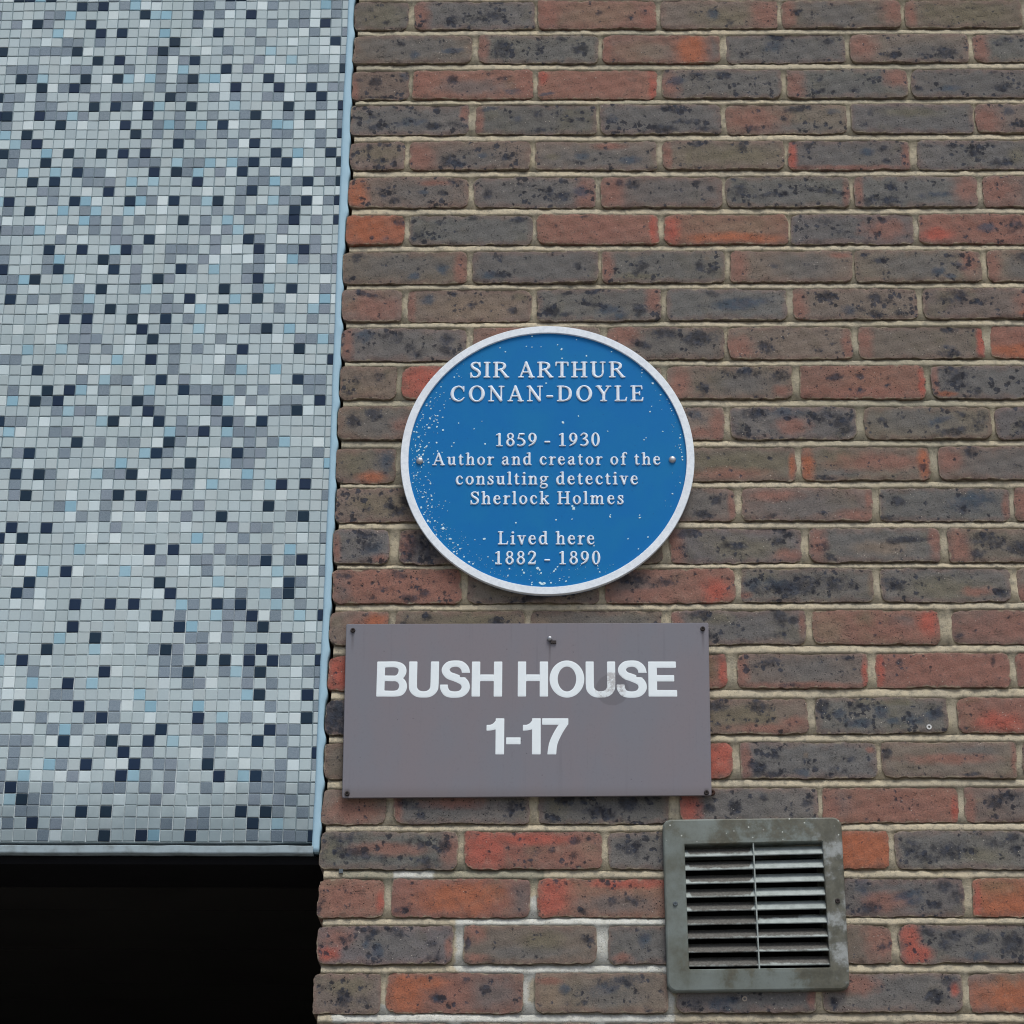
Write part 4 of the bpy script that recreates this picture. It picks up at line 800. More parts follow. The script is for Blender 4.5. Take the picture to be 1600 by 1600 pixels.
rows = {}
for b in BRICKS:
    lst = rows.setdefault(b[0], [])
    pr = PAINT.get(b[0], [])
    lst.append(list(b[1:]) + [pr[len(lst)] if len(lst) < len(pr) else ''])
CP = 0.07469
XR = 1.62
def rcode():
    r = rnd.random()
    t = 'B' if r < 0.45 else 'G' if r < 0.75 else 'R' if r < 0.95 else 'O'
    return t + str(rnd.choice([0, 1, 1, 2, 2, 3])) + rnd.choice(['', '', '', 'l', 'r', 'lr'])
for r in sorted(rows):                       # courses go on to the right of the frame
    while rows[r][-1][1] < XR:
        x0 = rows[r][-1][1] + 0.011
        z = rows[r][-1][3], rows[r][-1][5]
        rows[r].append([x0, x0 + 0.214, z[0], z[0], z[1], z[1], rcode(), ''])
top0 = rows[0][0][2]
bot0 = rows[25][0][2]
for e, zt in [(-k, top0 + CP * k) for k in range(1, 5)] + [(25 + k, bot0 - CP * k) for k in range(1, 5)]:
    xl = rows[0][0][0] if e < 0 else rows[25][0][0]
    lst = []
    x = xl + rnd.uniform(-0.002, 0.002)
    w = 0.214 if e % 2 else 0.1025
    while x < XR:
        lst.append([x, x + w, zt, zt, zt - 0.0625, zt - 0.0625, rcode(), '']); x += w + 0.011; w = 0.214
    rows[e] = lst
ORDER = sorted(rows)
bi = 0
HX0, HX1, HZ0, HZ1 = 0.526, 0.763, 2.393, 2.612        # opening for the vent duct
def pieces(b):
    x0, x1, ztl, ztr, zbl, zbr, code, rec_ = b
    if not (zbl < HZ1 - 0.01 and ztl > HZ0 + 0.01) or x1 < HX0 or x0 > HX1: return [b]
    out = []
    if HX0 - x0 > 0.012: out.append([x0, HX0, ztl, ztl, zbl, zbl, code, rec_])
    if x1 - HX1 > 0.012: out.append([HX1, x1, ztr, ztr, zbr, zbr, code, rec_])
    return out
for r in ORDER:
    for (x0, x1, ztl, ztr, zbl, zbr, code, rec_) in [q for b in rows[r] for q in pieces(b)]:
        bi += 1
        cx, cz = (x0 + x1) / 2, (ztl + ztr + zbl + zbr) / 4
        me = brick_mesh((x1 - x0) / 2, (ztl - cz, ztr - cz, zbl - cz, zbr - cz), code, bi * 1.618, rec_, 0 <= r <= 25 and x0 < 1.2)
        link('brick', me, wall, (cx - WX, 0, cz))

# mortar: one sheet, weather struck between the courses, following the measured joints
def edge_line(r, x, which):
    lst = rows[r]
    xs, zs = [], []
    for b in lst:
        xs += [b[0], b[1]]; zs += ([b[2], b[3]] if which == 't' else [b[4], b[5]])
    return np.interp(x, xs, zs)
def left_of(r): return rows[r][0][0]
NX = 430
prof = [(0.0, 0.0072), (0.10, 0.0045), (0.38, 0.0028), (0.70, 0.0016), (1.0, 0.0008)]   # fraction down the joint, depth behind the face
cols_u = np.linspace(0, 1, NX)
vs, pat = [], []
nrow = 0
for ri, r in enumerate(ORDER):
    lev = [('p', 0.10), ('p', 0.5), ('p', 0.90)]
    xl = left_of(r)
    seq = [('p', f, 0) for f in (0.03, 0.35, 0.65, 0.97)]
    if ri + 1 < len(ORDER):
        seq += [('j', f, d) for f, d in prof]
    for kind, f, d in seq:
        if kind == 'p':
            x = xl + 0.007 + cols_u * (XR + 0.2 - xl)
            zt, zb = edge_line(r, x, 't'), edge_line(r, x, 'b')
            z = zt + (zb - zt) * f
            bs = rows[r]
            inn = np.full(NX, -1.0)
            for q in bs: inn = np.maximum(inn, np.minimum(x - q[0], q[1] - x))
            y = 0.0026 + 0.0056 * np.clip((inn - 0.002) / 0.006, 0, 1)
        else:
            r2 = ORDER[ri + 1]
            xm = max(xl, left_of(r2)) + 0.007
            x = xm + cols_u * (XR + 0.2 - xm)
            z0, z1 = edge_line(r, x, 'b') , edge_line(r2, x, 't')
            z = z0 + (z1 - z0) * f
            y = np.full(NX, d)
        for i in range(NX):
            X, Z = float(x[i]), float(z[i])
            yy_ = float(y[i]) + 0.0010 * vnoise(X * 60 + Z * 31, 5) + 0.0007 * vnoise(X * 190 - Z * 130, 9) + 0.0011 * vnoise(X * 9 + Z * 47, 15) + 0.0005 * vnoise(X * 420 + Z * 350, 19)
            # pale repointing low on the left and green grime beside the vent
            pch = 0.0
            for (ax, bx, az_, bz_) in ((0.195, 0.50, 2.478, 2.503), (0.188, 0.218, 2.41, 2.50), (0.405, 0.450, 2.34, 2.50), (0.20, 0.51, 2.402, 2.428), (0.235, 0.275, 2.325, 2.415), (0.47, 0.50, 2.32, 2.42), (0.09, 0.125, 2.50, 2.565), (0.00, 0.5, 2.318, 2.335)):
                dx = max(ax - X, 0, X - bx); dz = max(az_ - Z, 0, Z - bz_)
                pch = max(pch, 1 - math.hypot(dx, dz) / 0.02)
            grime = max(0.0, min(1.0, vnoise(X * 6 + 2.2, 21) * 0.7 + vnoise(Z * 5, 31) * 0.6))
            if abs(X - 0.155) < 0.16 and 2.54 < Z < 2.575: grime = 1.0
            vs.append((X - WX, yy_ - WY, Z)); pat.append((max(0, pch), grime, 0, 1))
        nrow += 1
V = np.arange(nrow * NX).reshape(nrow, NX)
fs = np.stack([V[:-1, :-1], V[1:, :-1], V[1:, 1:], V[:-1, 1:]], -1).reshape(-1, 4).tolist()
fs = [f for f in fs if not (HX0 < vs[f[0]][0] + WX < HX1 and HX0 < vs[f[2]][0] + WX < HX1 and HZ0 < vs[f[0]][2] < HZ1 and HZ0 < vs[f[2]][2] < HZ1)]
me = mesh('mortar', vs, fs, M_MORTAR, True)
color_attr(me, 'patch', pat)
link('mortar', me, wall)

# hidden mass of the wall, an added light stop behind the gap, its return at the opening and the plain plinth below
vs, fs = boxvf(-0.03 - WX, XR + 0.3 - WX, 0.099 - WY, 0.34 - WY, 2.03, 4.62)
vs, fs = boxvf(-0.075 - WX, -0.031 - WX, 0.1 - WY, 0.34 - WY, 2.66, 4.62, vs, fs)  # unseen strip added to block light leaking between bead and bricks
link('wall_core_light_stop', mesh('wall_core_light_stop', vs, fs, M_REVEAL), wall)
vs, fs = boxvf(-0.040 - WX, XR + 0.3 - WX, 0.002 - WY, 0.338 - WY, 0.0, 2.028)
link('plinth', mesh('plinth', vs, fs, M_MORTAR), wall)

# ------------------------------------------------------------------ mosaic panel
U0, V0, TP = TILE0
SLx = lambda z: float(np.interp(z, [p[1] for p in SL][::-1], [p[0] for p in SL][::-1]))
SRx = lambda z: float(np.interp(z, [p[1] for p in SR][::-1], [p[0] for p in SR][::-1]))
panel = empty('mosaic_panel', (-0.6, 0.03, 2.6), 'cladding panel of small pale, navy and light blue mosaic tiles left of the brick wall', 'mosaic panel')
PX, PY, PZ = -0.6, 0.03, 2.6
ZT = 4.62
PL = -1.42
vs, fs = [], []
zz = np.linspace(2.6035, ZT, 40)
for z in zz:                                  # backing slab with grout face
    xr = SLx(z) + 0.001
    for (x, y) in ((PL, 0.0016), (xr, 0.0016), (xr, 0.085), (PL, 0.085)):
        vs.append((x - PX, y - PY, z - PZ))
for k in range(len(zz) - 1):
    a, b = 4*k, 4*(k+1)
    for i in range(4):
        j = (i + 1) % 4
        fs.append((a+i, a+j, b+j, b+i))
fs += [(3, 2, 1, 0), tuple(4*(len(zz)-1) + i for i in range(4))]
link('backing', mesh('backing', vs, fs, M_GROUT), panel)

# 0 pale, 1 white, 2 light blue, 3 mauve grey, 4 navy; first column is the cut one beside the sealant
rows_m = [['.WBPD'[v] for v in r] for r in MOSAIC]
TT = {'.': [(0.440, 0.522, 0.538), (0.428, 0.508, 0.528), (0.450, 0.530, 0.545), (0.432, 0.515, 0.530), (0.452, 0.522, 0.533), (0.408, 0.490, 0.514)],
      'W': [(0.58, 0.67, 0.69), (0.54, 0.63, 0.65), (0.61, 0.69, 0.70)],
      'B': [(0.300, 0.475, 0.560), (0.335, 0.495, 0.565), (0.260, 0.440, 0.535)],
      'P': [(0.172, 0.222, 0.272), (0.192, 0.240, 0.278), (0.155, 0.202, 0.246), (0.200, 0.242, 0.292)],
      'D': [(0.014, 0.030, 0.064), (0.014, 0.034, 0.066), (0.014, 0.033, 0.056)]}
SPK = {'.': 0.08, 'W': 0.0, 'B': 0.05, 'P': 0.34, 'D': 0.0}
def tile_vf(hx0, hx1, hz, cx=0, cz=0, cy=0, rot=0.0, tx=0.0, tz=0.0):
    """front slab with an arris; 8 front + 8 back vertices"""
    e, e2 = 0.0009, 0.0004
    v = []
    for (ins, y) in ((e, -0.0004), (e2*0, 0.0003), (0.0, 0.0022)):
        for sx, sz in ((-1, -1), (1, -1), (1, 1), (-1, 1)):
            x = (hx1 - ins) if sx > 0 else (-hx0 + ins); z = sz * (hz - ins)
            X = x * math.cos(rot) - z * math.sin(rot); Z = x * math.sin(rot) + z * math.cos(rot)
            v.append((cx + X, cy + y + tx * X + tz * Z, cz + Z))
    f = [(0, 1, 2, 3)]
    for a in (0, 4):
        for i in range(4):
            j = (i + 1) % 4
            f.append((a + i, a + 4 + i, a + 4 + j, a + j))
    return v, f
tile_proto = {}
def proto(kind, q):
    key = (kind, q)
    if key not in tile_proto:
        v, f = tile_vf(TP*0.470, TP*0.470, TP*0.470)
        me = mesh('mosaic_tile', v, f, M_TILE)
        color_attr(me, 'tone', [(*TT[kind][q], SPK[kind])] * len(v))
        tile_proto[key] = me
    return tile_proto[key]
tiles = []
NC = 70
for r in range(-22, 81):
    for k in range(0, NC):
        ch = None
        if -1 <= r <= 80:
            ch = rows_m[r + 1][k] if k < len(rows_m[r + 1]) else None
            # columns the photograph does not show
            lim = 33 - 7.2 * r / 80.0
            if k > lim: ch = None
        if ch is None or r < 0:
            p_ = rnd.random()
            ch = 'D' if p_ < 0.095 else 'B' if p_ < 0.145 else 'P' if p_ < 0.27 else 'W' if p_ < 0.37 else '.'
            if r == -1 and k < 33 and rows_m[0][k] == 'D': ch = 'D'
        tiles.append((r, k, ch))
cand = [t for t in tiles if t[1] > 0 and 69 <= t[0] <= 80 and t[1] <= 25]
single = set((t[0], t[1]) for t in sorted(cand, key=lambda t: (-t[0], t[1]))[:298])
sv, sf, sc_ = [], [], []
for (r, k, ch) in tiles:
    q = rnd.randrange(len(TT[ch]))
    z = V0 - TP * r + rnd.uniform(-0.0004, 0.0004) + 0.0006 * math.sin(k * 0.7 + r * 0.13)
    x = U0 - TP * k + rnd.uniform(-0.00045, 0.00045) + 0.0007 * math.sin(r * 0.45 + (k // 12))
    rot = rnd.uniform(-0.018, 0.018); tx = rnd.uniform(-0.03, 0.03); tz = rnd.uniform(-0.03, 0.03)
    cy = rnd.uniform(-0.0003, 0.0003)
    if (r, k) in single:
        o = link('mosaic_tile', proto(ch, q), panel, (x - PX, cy - PY, z - PZ))
        o.rotation_euler = (tz, -rot, -tx)
    else:
        h1 = TP * 0.470
        if k == 0:
            h1 = min(h1, SLx(z) - x + 0.0015)
            if h1 < -0.006: continue
            rot = 0
        v, f = tile_vf(TP * 0.470, h1, TP * 0.470, x - PX, z - PZ, cy - PY, rot, tx, tz)
        b = len(sv); sv += v; sf += [tuple(b + i for i in ff) for ff in f]
        m = rnd.uniform(0.94, 1.06)
        sc_ += [(*[c * m for c in TT[ch][q]], SPK[ch])] * len(v)
me = mesh('mosaic_tiles', sv, sf, M_TILE)
color_attr(me, 'tone', sc_)
link('mosaic_tiles', me, panel, kind='stuff')

# sealant bead that closes the side of the panel against the bricks
vs, fs = [], []
zs = np.linspace(2.588, ZT, 300)
for z in zs:
    xl = SLx(z) - 0.0012 + 0.0005 * vnoise(z * 40, 2)
    zq = min(z, 4.19)
    # keep clear of the brick ends, swell at the joints
    rr_ = min(ORDER, key=lambda r: abs(z - (rows[r][0][2] + rows[r][0][4]) / 2))
    inb = rows[rr_][0][4] - 0.001 < z < rows[rr_][0][2] + 0.001
    xb = rows[rr_][0][0]
    xr = xb - 0.0010 + (0 if inb else 0.0050) + 0.0006 * vnoise(z * 120, 8)
    w = xr - xl
    for (fx, y) in ((0, 0.002), (0.01, -0.0014), (0.3, -0.0016), (0.85, -0.0013), (0.96, 0.0002), (1.0, 0.003), (1.0, 0.07), (0, 0.07)):
        vs.append((xl + w * fx - PX, y - PY, z - PZ))
vs = [tuple(v) for v in vs]
# smooth the outer edge a little along the height
A_ = np.array(vs).reshape(len(zs), 8, 3)
for _ in range(2):
    A_[1:-1, :, 0] = (A_[:-2, :, 0] + 2*A_[1:-1, :, 0] + A_[2:, :, 0]) / 4
vs = A_.reshape(-1, 3).tolist()
for k in range(len(zs) - 1):
    a, b = 8*k, 8*(k+1)
    for i in range(8):
        j = (i + 1) % 8
        fs.append((a+i, a+j, b+j, b+i))
fs += [tuple(reversed(range(8))), tuple(8*(len(zs)-1) + i for i in range(8))]
link('sealant_bead', mesh('sealant_bead', vs, fs, M_STRIP, True), panel)

# drip trim along the foot of the panel
vs, fs = [], []
n = 160
sec = [(0.006, 2.5985), (-0.0015, 2.5975), (-0.0022, 2.5965), (-0.0024, 2.5868), (-0.0018, 2.5852), (0.0040, 2.5846), (0.07, 2.5846), (0.07, 2.5985)]
xr = SLx(2.59) + 0.001
for i in range(n):
    x = PL + (xr - PL) * i / (n - 1)
    for (y, z) in sec:
        vs.append((x - PX, y - PY, z - PZ + 0.0005 * vnoise(x * 30, 3)))
for k in range(n - 1):
    a, b = 8*k, 8*(k+1)
    for i in range(8):
        j = (i + 1) % 8
        fs.append((a+j, a+i, b+i, b+j))
fs += [tuple(range(8)), tuple(reversed([8*(n-1) + i for i in range(8)]))]
link('drip_trim', mesh('drip_trim', vs, fs, M_TRIM), panel)

# ------------------------------------------------------------------ dark recess under the panel
rec = empty('recessed_entrance', (-0.9, 1.2, 0), 'black unlit recess below the mosaic panel with a dark boarded ceiling', 'entrance')
RX, RY = -0.9, 1.2
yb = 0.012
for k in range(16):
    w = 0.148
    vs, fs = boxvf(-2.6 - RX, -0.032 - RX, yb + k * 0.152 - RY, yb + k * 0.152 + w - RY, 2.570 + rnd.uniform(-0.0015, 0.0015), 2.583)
    link('ceiling_board', mesh('ceiling_board', vs, fs, M_DARK if k else M_VOID), rec)  # front board blacker so its sky-lit edge still looks like shade
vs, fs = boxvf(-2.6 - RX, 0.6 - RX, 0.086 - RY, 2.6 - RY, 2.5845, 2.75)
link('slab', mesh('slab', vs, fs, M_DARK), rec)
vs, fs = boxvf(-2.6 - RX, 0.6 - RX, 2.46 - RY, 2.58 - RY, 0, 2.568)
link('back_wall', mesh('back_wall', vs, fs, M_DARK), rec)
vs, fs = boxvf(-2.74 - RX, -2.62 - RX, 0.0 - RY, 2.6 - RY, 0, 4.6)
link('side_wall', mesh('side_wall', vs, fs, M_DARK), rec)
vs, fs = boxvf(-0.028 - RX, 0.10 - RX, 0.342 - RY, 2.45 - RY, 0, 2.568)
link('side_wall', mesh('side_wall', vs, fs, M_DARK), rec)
vs, fs = boxvf(-2.6 - RX, PL - 0.004 - RX, 0.0 - RY, 0.084 - RY, 2.5845, ZT)
link('fascia', mesh('fascia', vs, fs, M_TRIM), rec)

# ------------------------------------------------------------------ signed-distance lettering
GS = {  # raised roman letters; cap height 100. b box, s smooth stroke, l straight stroke, r ring(cx,cy,rx,ry,irx,iry)
'I': (40, [('b',13,0,27,100),('b',3,0,37,5),('b',3,95,37,100)]),
'L': (74, [('b',14,0,28,100),('b',4,95,38,100),('b',4,0,66,6),('l',(69,24,4),(64,5,7))]),
'E': (76, [('b',14,0,28,100),('b',4,95,64,100),('b',4,0,68,6),('b',28,48,52,54),('l',(66,79,4),(64,97,6)),('l',(71,23,4),(67,4,7)),('l',(53,40,4),(53,62,4))]),
'T': (76, [('b',31,0,45,100),('b',20,0,56,5),('b',6,94,70,100),('l',(5,76,4),(7,96,7)),('l',(71,76,4),(69,96,7))]),
'H': (94, [('b',14,0,28,100),('b',66,0,80,100),('b',4,0,38,5),('b',4,95,38,100),('b',56,0,90,5),('b',56,95,90,100),('b',28,48,66,54)]),
'N': (92, [('b',15,0,21,98),('b',71,4,77,100),('l',(17,96,14),(72,6,14)),('b',4,0,33,5),('b',2,95,22,100),('b',60,95,90,100)]),
'D': (92, [('b',14,0,28,100),('b',4,0,40,5),('b',4,95,40,100),('s',(30,97,6),(52,94,8),(71,79,13),(77,50,15),(71,21,13),(52,6,8),(30,3,6))]),
'O': (96, [('r',48,50,43,53,27,46)]),
'C': (88, [('s',(75,78,5),(62,94,7),(45,98,8),(23,83,14),(13,50,16),(22,18,14),(46,3,9),(64,7,7),(79,24,4)),('l',(77,66,4),(77,98,4))]),
'U': (92, [('b',14,30,28,100),('b',4,95,38,100),('b',68,30,74,100),('b',57,95,86,100),('s',(21,40,14),(23,18,14),(34,5,11),(48,2,9),(62,8,8),(70,22,6),(71,40,6))]),
'R': (90, [('b',14,0,28,100),('b',4,0,38,5),('b',4,95,40,100),('s',(28,97,6),(50,95,8),(63,86,13),(66,73,14),(60,60,12),(46,51,8),(28,50,6)),('l',(44,52,12),(77,4,14)),('b',68,0,91,5)]),
'A': (94, [('l',(45,96,7),(16,3,6)),('l',(46,97,13),(76,3,15)),('b',28,31,64,37),('b',4,0,32,5),('b',60,0,92,5)]),
'Y': (90, [('l',(18,95,14),(46,46,14)),('l',(74,95,6),(47,46,7)),('b',39,0,53,48),('b',28,0,64,5),('b',3,95,36,100),('b',58,95,88,100)]),
'S': (66, [('s',(55,78,5),(47,93,7),(32,98,7),(17,90,11),(13,76,12),(22,62,14),(40,50,15),(53,36,14),(54,22,13),(46,8,10),(30,2,7),(15,8,7),(9,26,5)),('l',(57,70,4),(56,99,4)),('l',(8,0,4),(8,30,4))]),
'a': (60, [('s',(12,54,10),(18,64,7),(28,68,7),(38,62,11),(41,50,12),(41,14,12),(46,4,8),(55,7,4)),('s',(40,42,7),(24,36,9),(12,26,12),(12,12,13),(22,3,10),(32,6,7),(41,14,6)),]),
'c': (56, [('s',(45,53,11),(39,64,7),(30,68,7),(16,57,12),(11,34,14),(17,12,13),(30,3,9),(42,7,6),(50,18,4))]),
'd': (66, [('b',42,3,55,102),('l',(33,98,5),(50,100,6)),('b',50,0,63,6),('s',(44,58,7),(32,68,7),(16,56,12),(11,33,14),(17,10,12),(30,3,9),(44,12,7))]),
'e': (58, [('b',12,38,46,43),('s',(46,42,9),(42,60,8),(29,68,7),(16,57,12),(11,34,14),(17,12,13),(31,3,9),(43,7,6),(51,18,4))]),
'f': (44, [('b',14,0,27,80),('s',(20,75,13),(22,92,12),(32,102,7),(42,98,9),(45,90,6)),('b',4,61,38,67),('b',5,0,36,5)]),
'g': (60, [('r',27,46,23,23,11,17),('l',(42,60,6),(57,63,8)),('s',(18,26,5),(11,16,8),(18,7,10),(40,4,12),(51,-7,11),(46,-21,8),(28,-28,6),(10,-22,7),(8,-10,7),(18,2,6))]),
'h': (66, [('b',10,0,23,102),('l',(3,97,5),(16,100,6)),('b',2,0,31,5),('s',(23,50,6),(34,65,8),(45,62,11),(50,48,12),(50,5,12)),('b',38,0,63,5)]),
'i': (34, [('b',11,0,24,68),('l',(4,62,5),(17,66,6)),('b',2,0,33,5),('s',(17,92,15),(17.5,92,15),(18,92,15))]),
'k': (66, [('b',10,0,23,102),('l',(3,97,5),(16,100,6)),('b',2,0,31,5),('l',(54,64,6),(24,32,7)),('l',(30,40,12),(54,4,13)),('b',40,0,66,5),('b',38,63,62,68)]),
'l': (34, [('b',11,0,24,102),('l',(4,97,5),(17,100,6)),('b',2,0,33,5)]),
'm': (102, [('b',10,0,23,68),('l',(3,62,5),(16,66,6)),('b',2,0,31,5),('s',(23,50,6),(34,65,8),(43,62,11),(47,48,12),(47,5,12)),('b',37,0,59,5),('s',(53,50,6),(66,65,8),(76,62,11),(81,48,12),(81,5,12)),('b',71,0,95,5)]),
'n': (66, [('b',10,0,23,68),('l',(3,62,5),(16,66,6)),('b',2,0,31,5),('s',(23,50,6),(34,65,8),(45,62,11),(50,48,12),(50,5,12)),('b',38,0,63,5)]),
'o': (62, [('r',31,34,27,35,14,28)]),
'r': (48, [('b',10,0,23,68),('l',(3,62,5),(16,66,6)),('b',2,0,33,5),('s',(23,48,6),(31,62,8),(42,62,12))]),
's': (48, [('s',(38,52,5),(34,63,6),(24,68,7),(13,60,10),(14,47,12),(27,35,13),(37,22,12),(35,8,9),(22,2,7),(10,8,6),(6,20,5)),('l',(39,48,4),(39,67,4)),('l',(6,0,4),(6,22,4))]),
't': (42, [('s',(19,86,5),(17,70,12),(17,20,12),(20,6,11),(29,3,8),(38,9,4)),('b',4,62,36,68)]),
'u': (66, [('b',10,20,23,66),('s',(16,30,12),(18,10,12),(30,3,9),(42,10,7)),('b',42,3,55,68),('l',(3,64,5),(16,65,5)),('l',(35,64,5),(48,65,5)),('b',50,0,62,6)]),
'v': (62, [('l',(15,64,13),(32,5,11)),('l',(48,64,6),(33,5,8)),('b',2,63,30,68),('b',38,63,60,68)]),
'0': (66, [('r',33,50,27,53,13,46)]),
'1': (66, [('b',27,0,41,98),('b',14,0,55,5),('l',(15,86,5),(34,96,9))]),
'2': (66, [('s',(10,76,7),(18,93,9),(33,98,10),(48,88,13),(51,72,14),(40,46,11),(12,8,7)),('b',8,0,51,11),('l',(50,6,11),(57,25,4))]),
'3': (66, [('s',(11,82,6),(22,95,8),(34,97,10),(47,86,13),(45,68,12),(27,54,7)),('s',(27,54,7),(45,47,11),(53,28,14),(44,9,12),(26,3,8),(10,8,9))]),
'5': (66, [('b',18,88,52,99),('l',(18,92,5),(12,58,6)),('s',(12,58,7),(34,55,11),(52,32,14),(44,10,12),(24,3,8),(9,8,9))]),
'8': (66, [('r',33,76,22,25,11,18),('r',33,27,27,29,14,21)]),
'9': (66, [('r',32,66,26,35,13,28),('s',(51,72,13),(51,48,12),(38,20,10),(11,2,6))]),
'-': (46, [('l',(10,32,11),(36,32,11))]),
}
GH = {  # plain bold grotesque for the house name; cap height 100
'B': (84, [('b',0,0,22,100),('s',(20,91.5,17),(52,91.5,17),(67,84,20),(70.5,72,22),(65,59,20),(52,52,16),(20,52,16)),('s',(20,52,16),(54,51,16),(69,42,20),(73,28,22),(67,14,21),(52,8.5,17),(20,8.5,17))]),
'U': (84, [('b',0,36,23,100),('b',61,36,84,100),('s',(11.5,40,23),(13.5,21,22.5),(25,9,20),(42,6,18),(59,9,20),(70.5,21,22.5),(72.5,40,23))]),
'S': (85, [('s',(72.5,66,23),(69,80,22),(58,91,20),(42,94,18),(24,90,20),(15,76,22),(24,61,22),(44,53,22),(66,42,23),(72,25,23),(62,10,20),(43,5.5,18),(22,9,20),(12.5,22,22),(11,36,22)),('x',55,55,100,67.5,1),('x',-10,34,28,47,0)]),
'H': (84, [('b',0,0,23,100),('b',61,0,84,100),('b',23,44,61,63)]),
'O': (92, [('r',46,50,46,53,24.5,35.5)]),
'E': (76, [('b',0,0,23,100),('b',0,82,74,100),('b',0,43,69,61),('b',0,0,76,18.5)]),
'1': (50, [('b',26,0,50,100),('s',(0,73.5,16),(14,74.5,16),(26,80,18),(34,92,15)),('x',-20,50,0.5,95,2),('x',-5,100,60,130,2)]),
'7': (70, [('b',0,82,70,100),('s',(59,86,20),(44,62,21),(30,30,22),(25,-8,24)),('x',-20,-40,100,0,2),('x',70,0,100,130,2)]),
'-': (44, [('b',0,28,44,47)]),
}
def catmull(P, n=9):
    P = [np.array(p, float) for p in P]
    Q = [2*P[0]-P[1]] + P + [2*P[-1]-P[-2]]
    out = []
    for i in range(1, len(Q) - 2):
        for k in range(n):
            t = k / n
            out.append(0.5 * ((2*Q[i]) + (-Q[i-1]+Q[i+1])*t + (2*Q[i-1]-5*Q[i]+4*Q[i+1]-Q[i+2])*t*t + (-Q[i-1]+3*Q[i]-3*Q[i+1]+Q[i+2])*t**3))
    out.append(P[-1])
    return out
def seg_sdf(X, Z, p, q):
    dx, dz = q[0]-p[0], q[1]-p[1]
    L2 = dx*dx + dz*dz + 1e-9
    t = np.clip(((X-p[0])*dx + (Z-p[1])*dz) / L2, 0, 1)
    return np.hypot(X-p[0]-t*dx, Z-p[1]-t*dz) - (p[2] + (q[2]-p[2])*t) / 2
def glyph_field(prims, X, Z, k):
    D = np.full(X.shape, 1e3)
    def un(a, b):
        if k <= 0: return np.minimum(a, b)
        h = np.clip(0.5 + 0.5*(b-a)/k, 0, 1)
        return b + (a-b)*h - k*h*(1-h)
    for p in prims:
        if p[0] == 'b':
            cx, cz, hx, hz = (p[1]+p[3])/2, (p[2]+p[4])/2, (p[3]-p[1])/2, (p[4]-p[2])/2
            qx, qz = np.abs(X-cx)-hx, np.abs(Z-cz)-hz
            d = np.hypot(np.maximum(qx, 0), np.maximum(qz, 0)) + np.minimum(np.maximum(qx, qz), 0)
        elif p[0] == 'l':
            d = seg_sdf(X, Z, p[1], p[2])
        elif p[0] == 's':
            c = catmull(p[1:]); d = np.full(X.shape, 1e3)
            for a, b in zip(c[:-1], c[1:]): d = np.minimum(d, seg_sdf(X, Z, a, b))
        elif p[0] == 'r':
            _, cx, cz, rx, rz, ix, iz = p
            def el(rx, rz):
                u, w = (X-cx)/rx, (Z-cz)/rz
                q = np.hypot(u, w); g = np.hypot(u/rx, w/rz) + 1e-9
                return q*(q-1)/g
            d = np.maximum(el(rx, rz), -el(ix, iz))
        elif p[0] == 'x':
            continue
        D = un(D, d)
    for p in prims:
        if p[0] == 'x':
            cx, cz, hx, hz = (p[1]+p[3])/2, (p[2]+p[4])/2, (p[3]-p[1])/2, (p[4]-p[2])/2
            qx, qz = np.abs(X-cx)-hx, np.abs(Z-cz)-hz
            d = np.hypot(np.maximum(qx, 0), np.maximum(qz, 0)) + np.minimum(np.maximum(qx, qz), 0)
            D = np.maximum(D, -d)
    return D
glyph_cache = {}
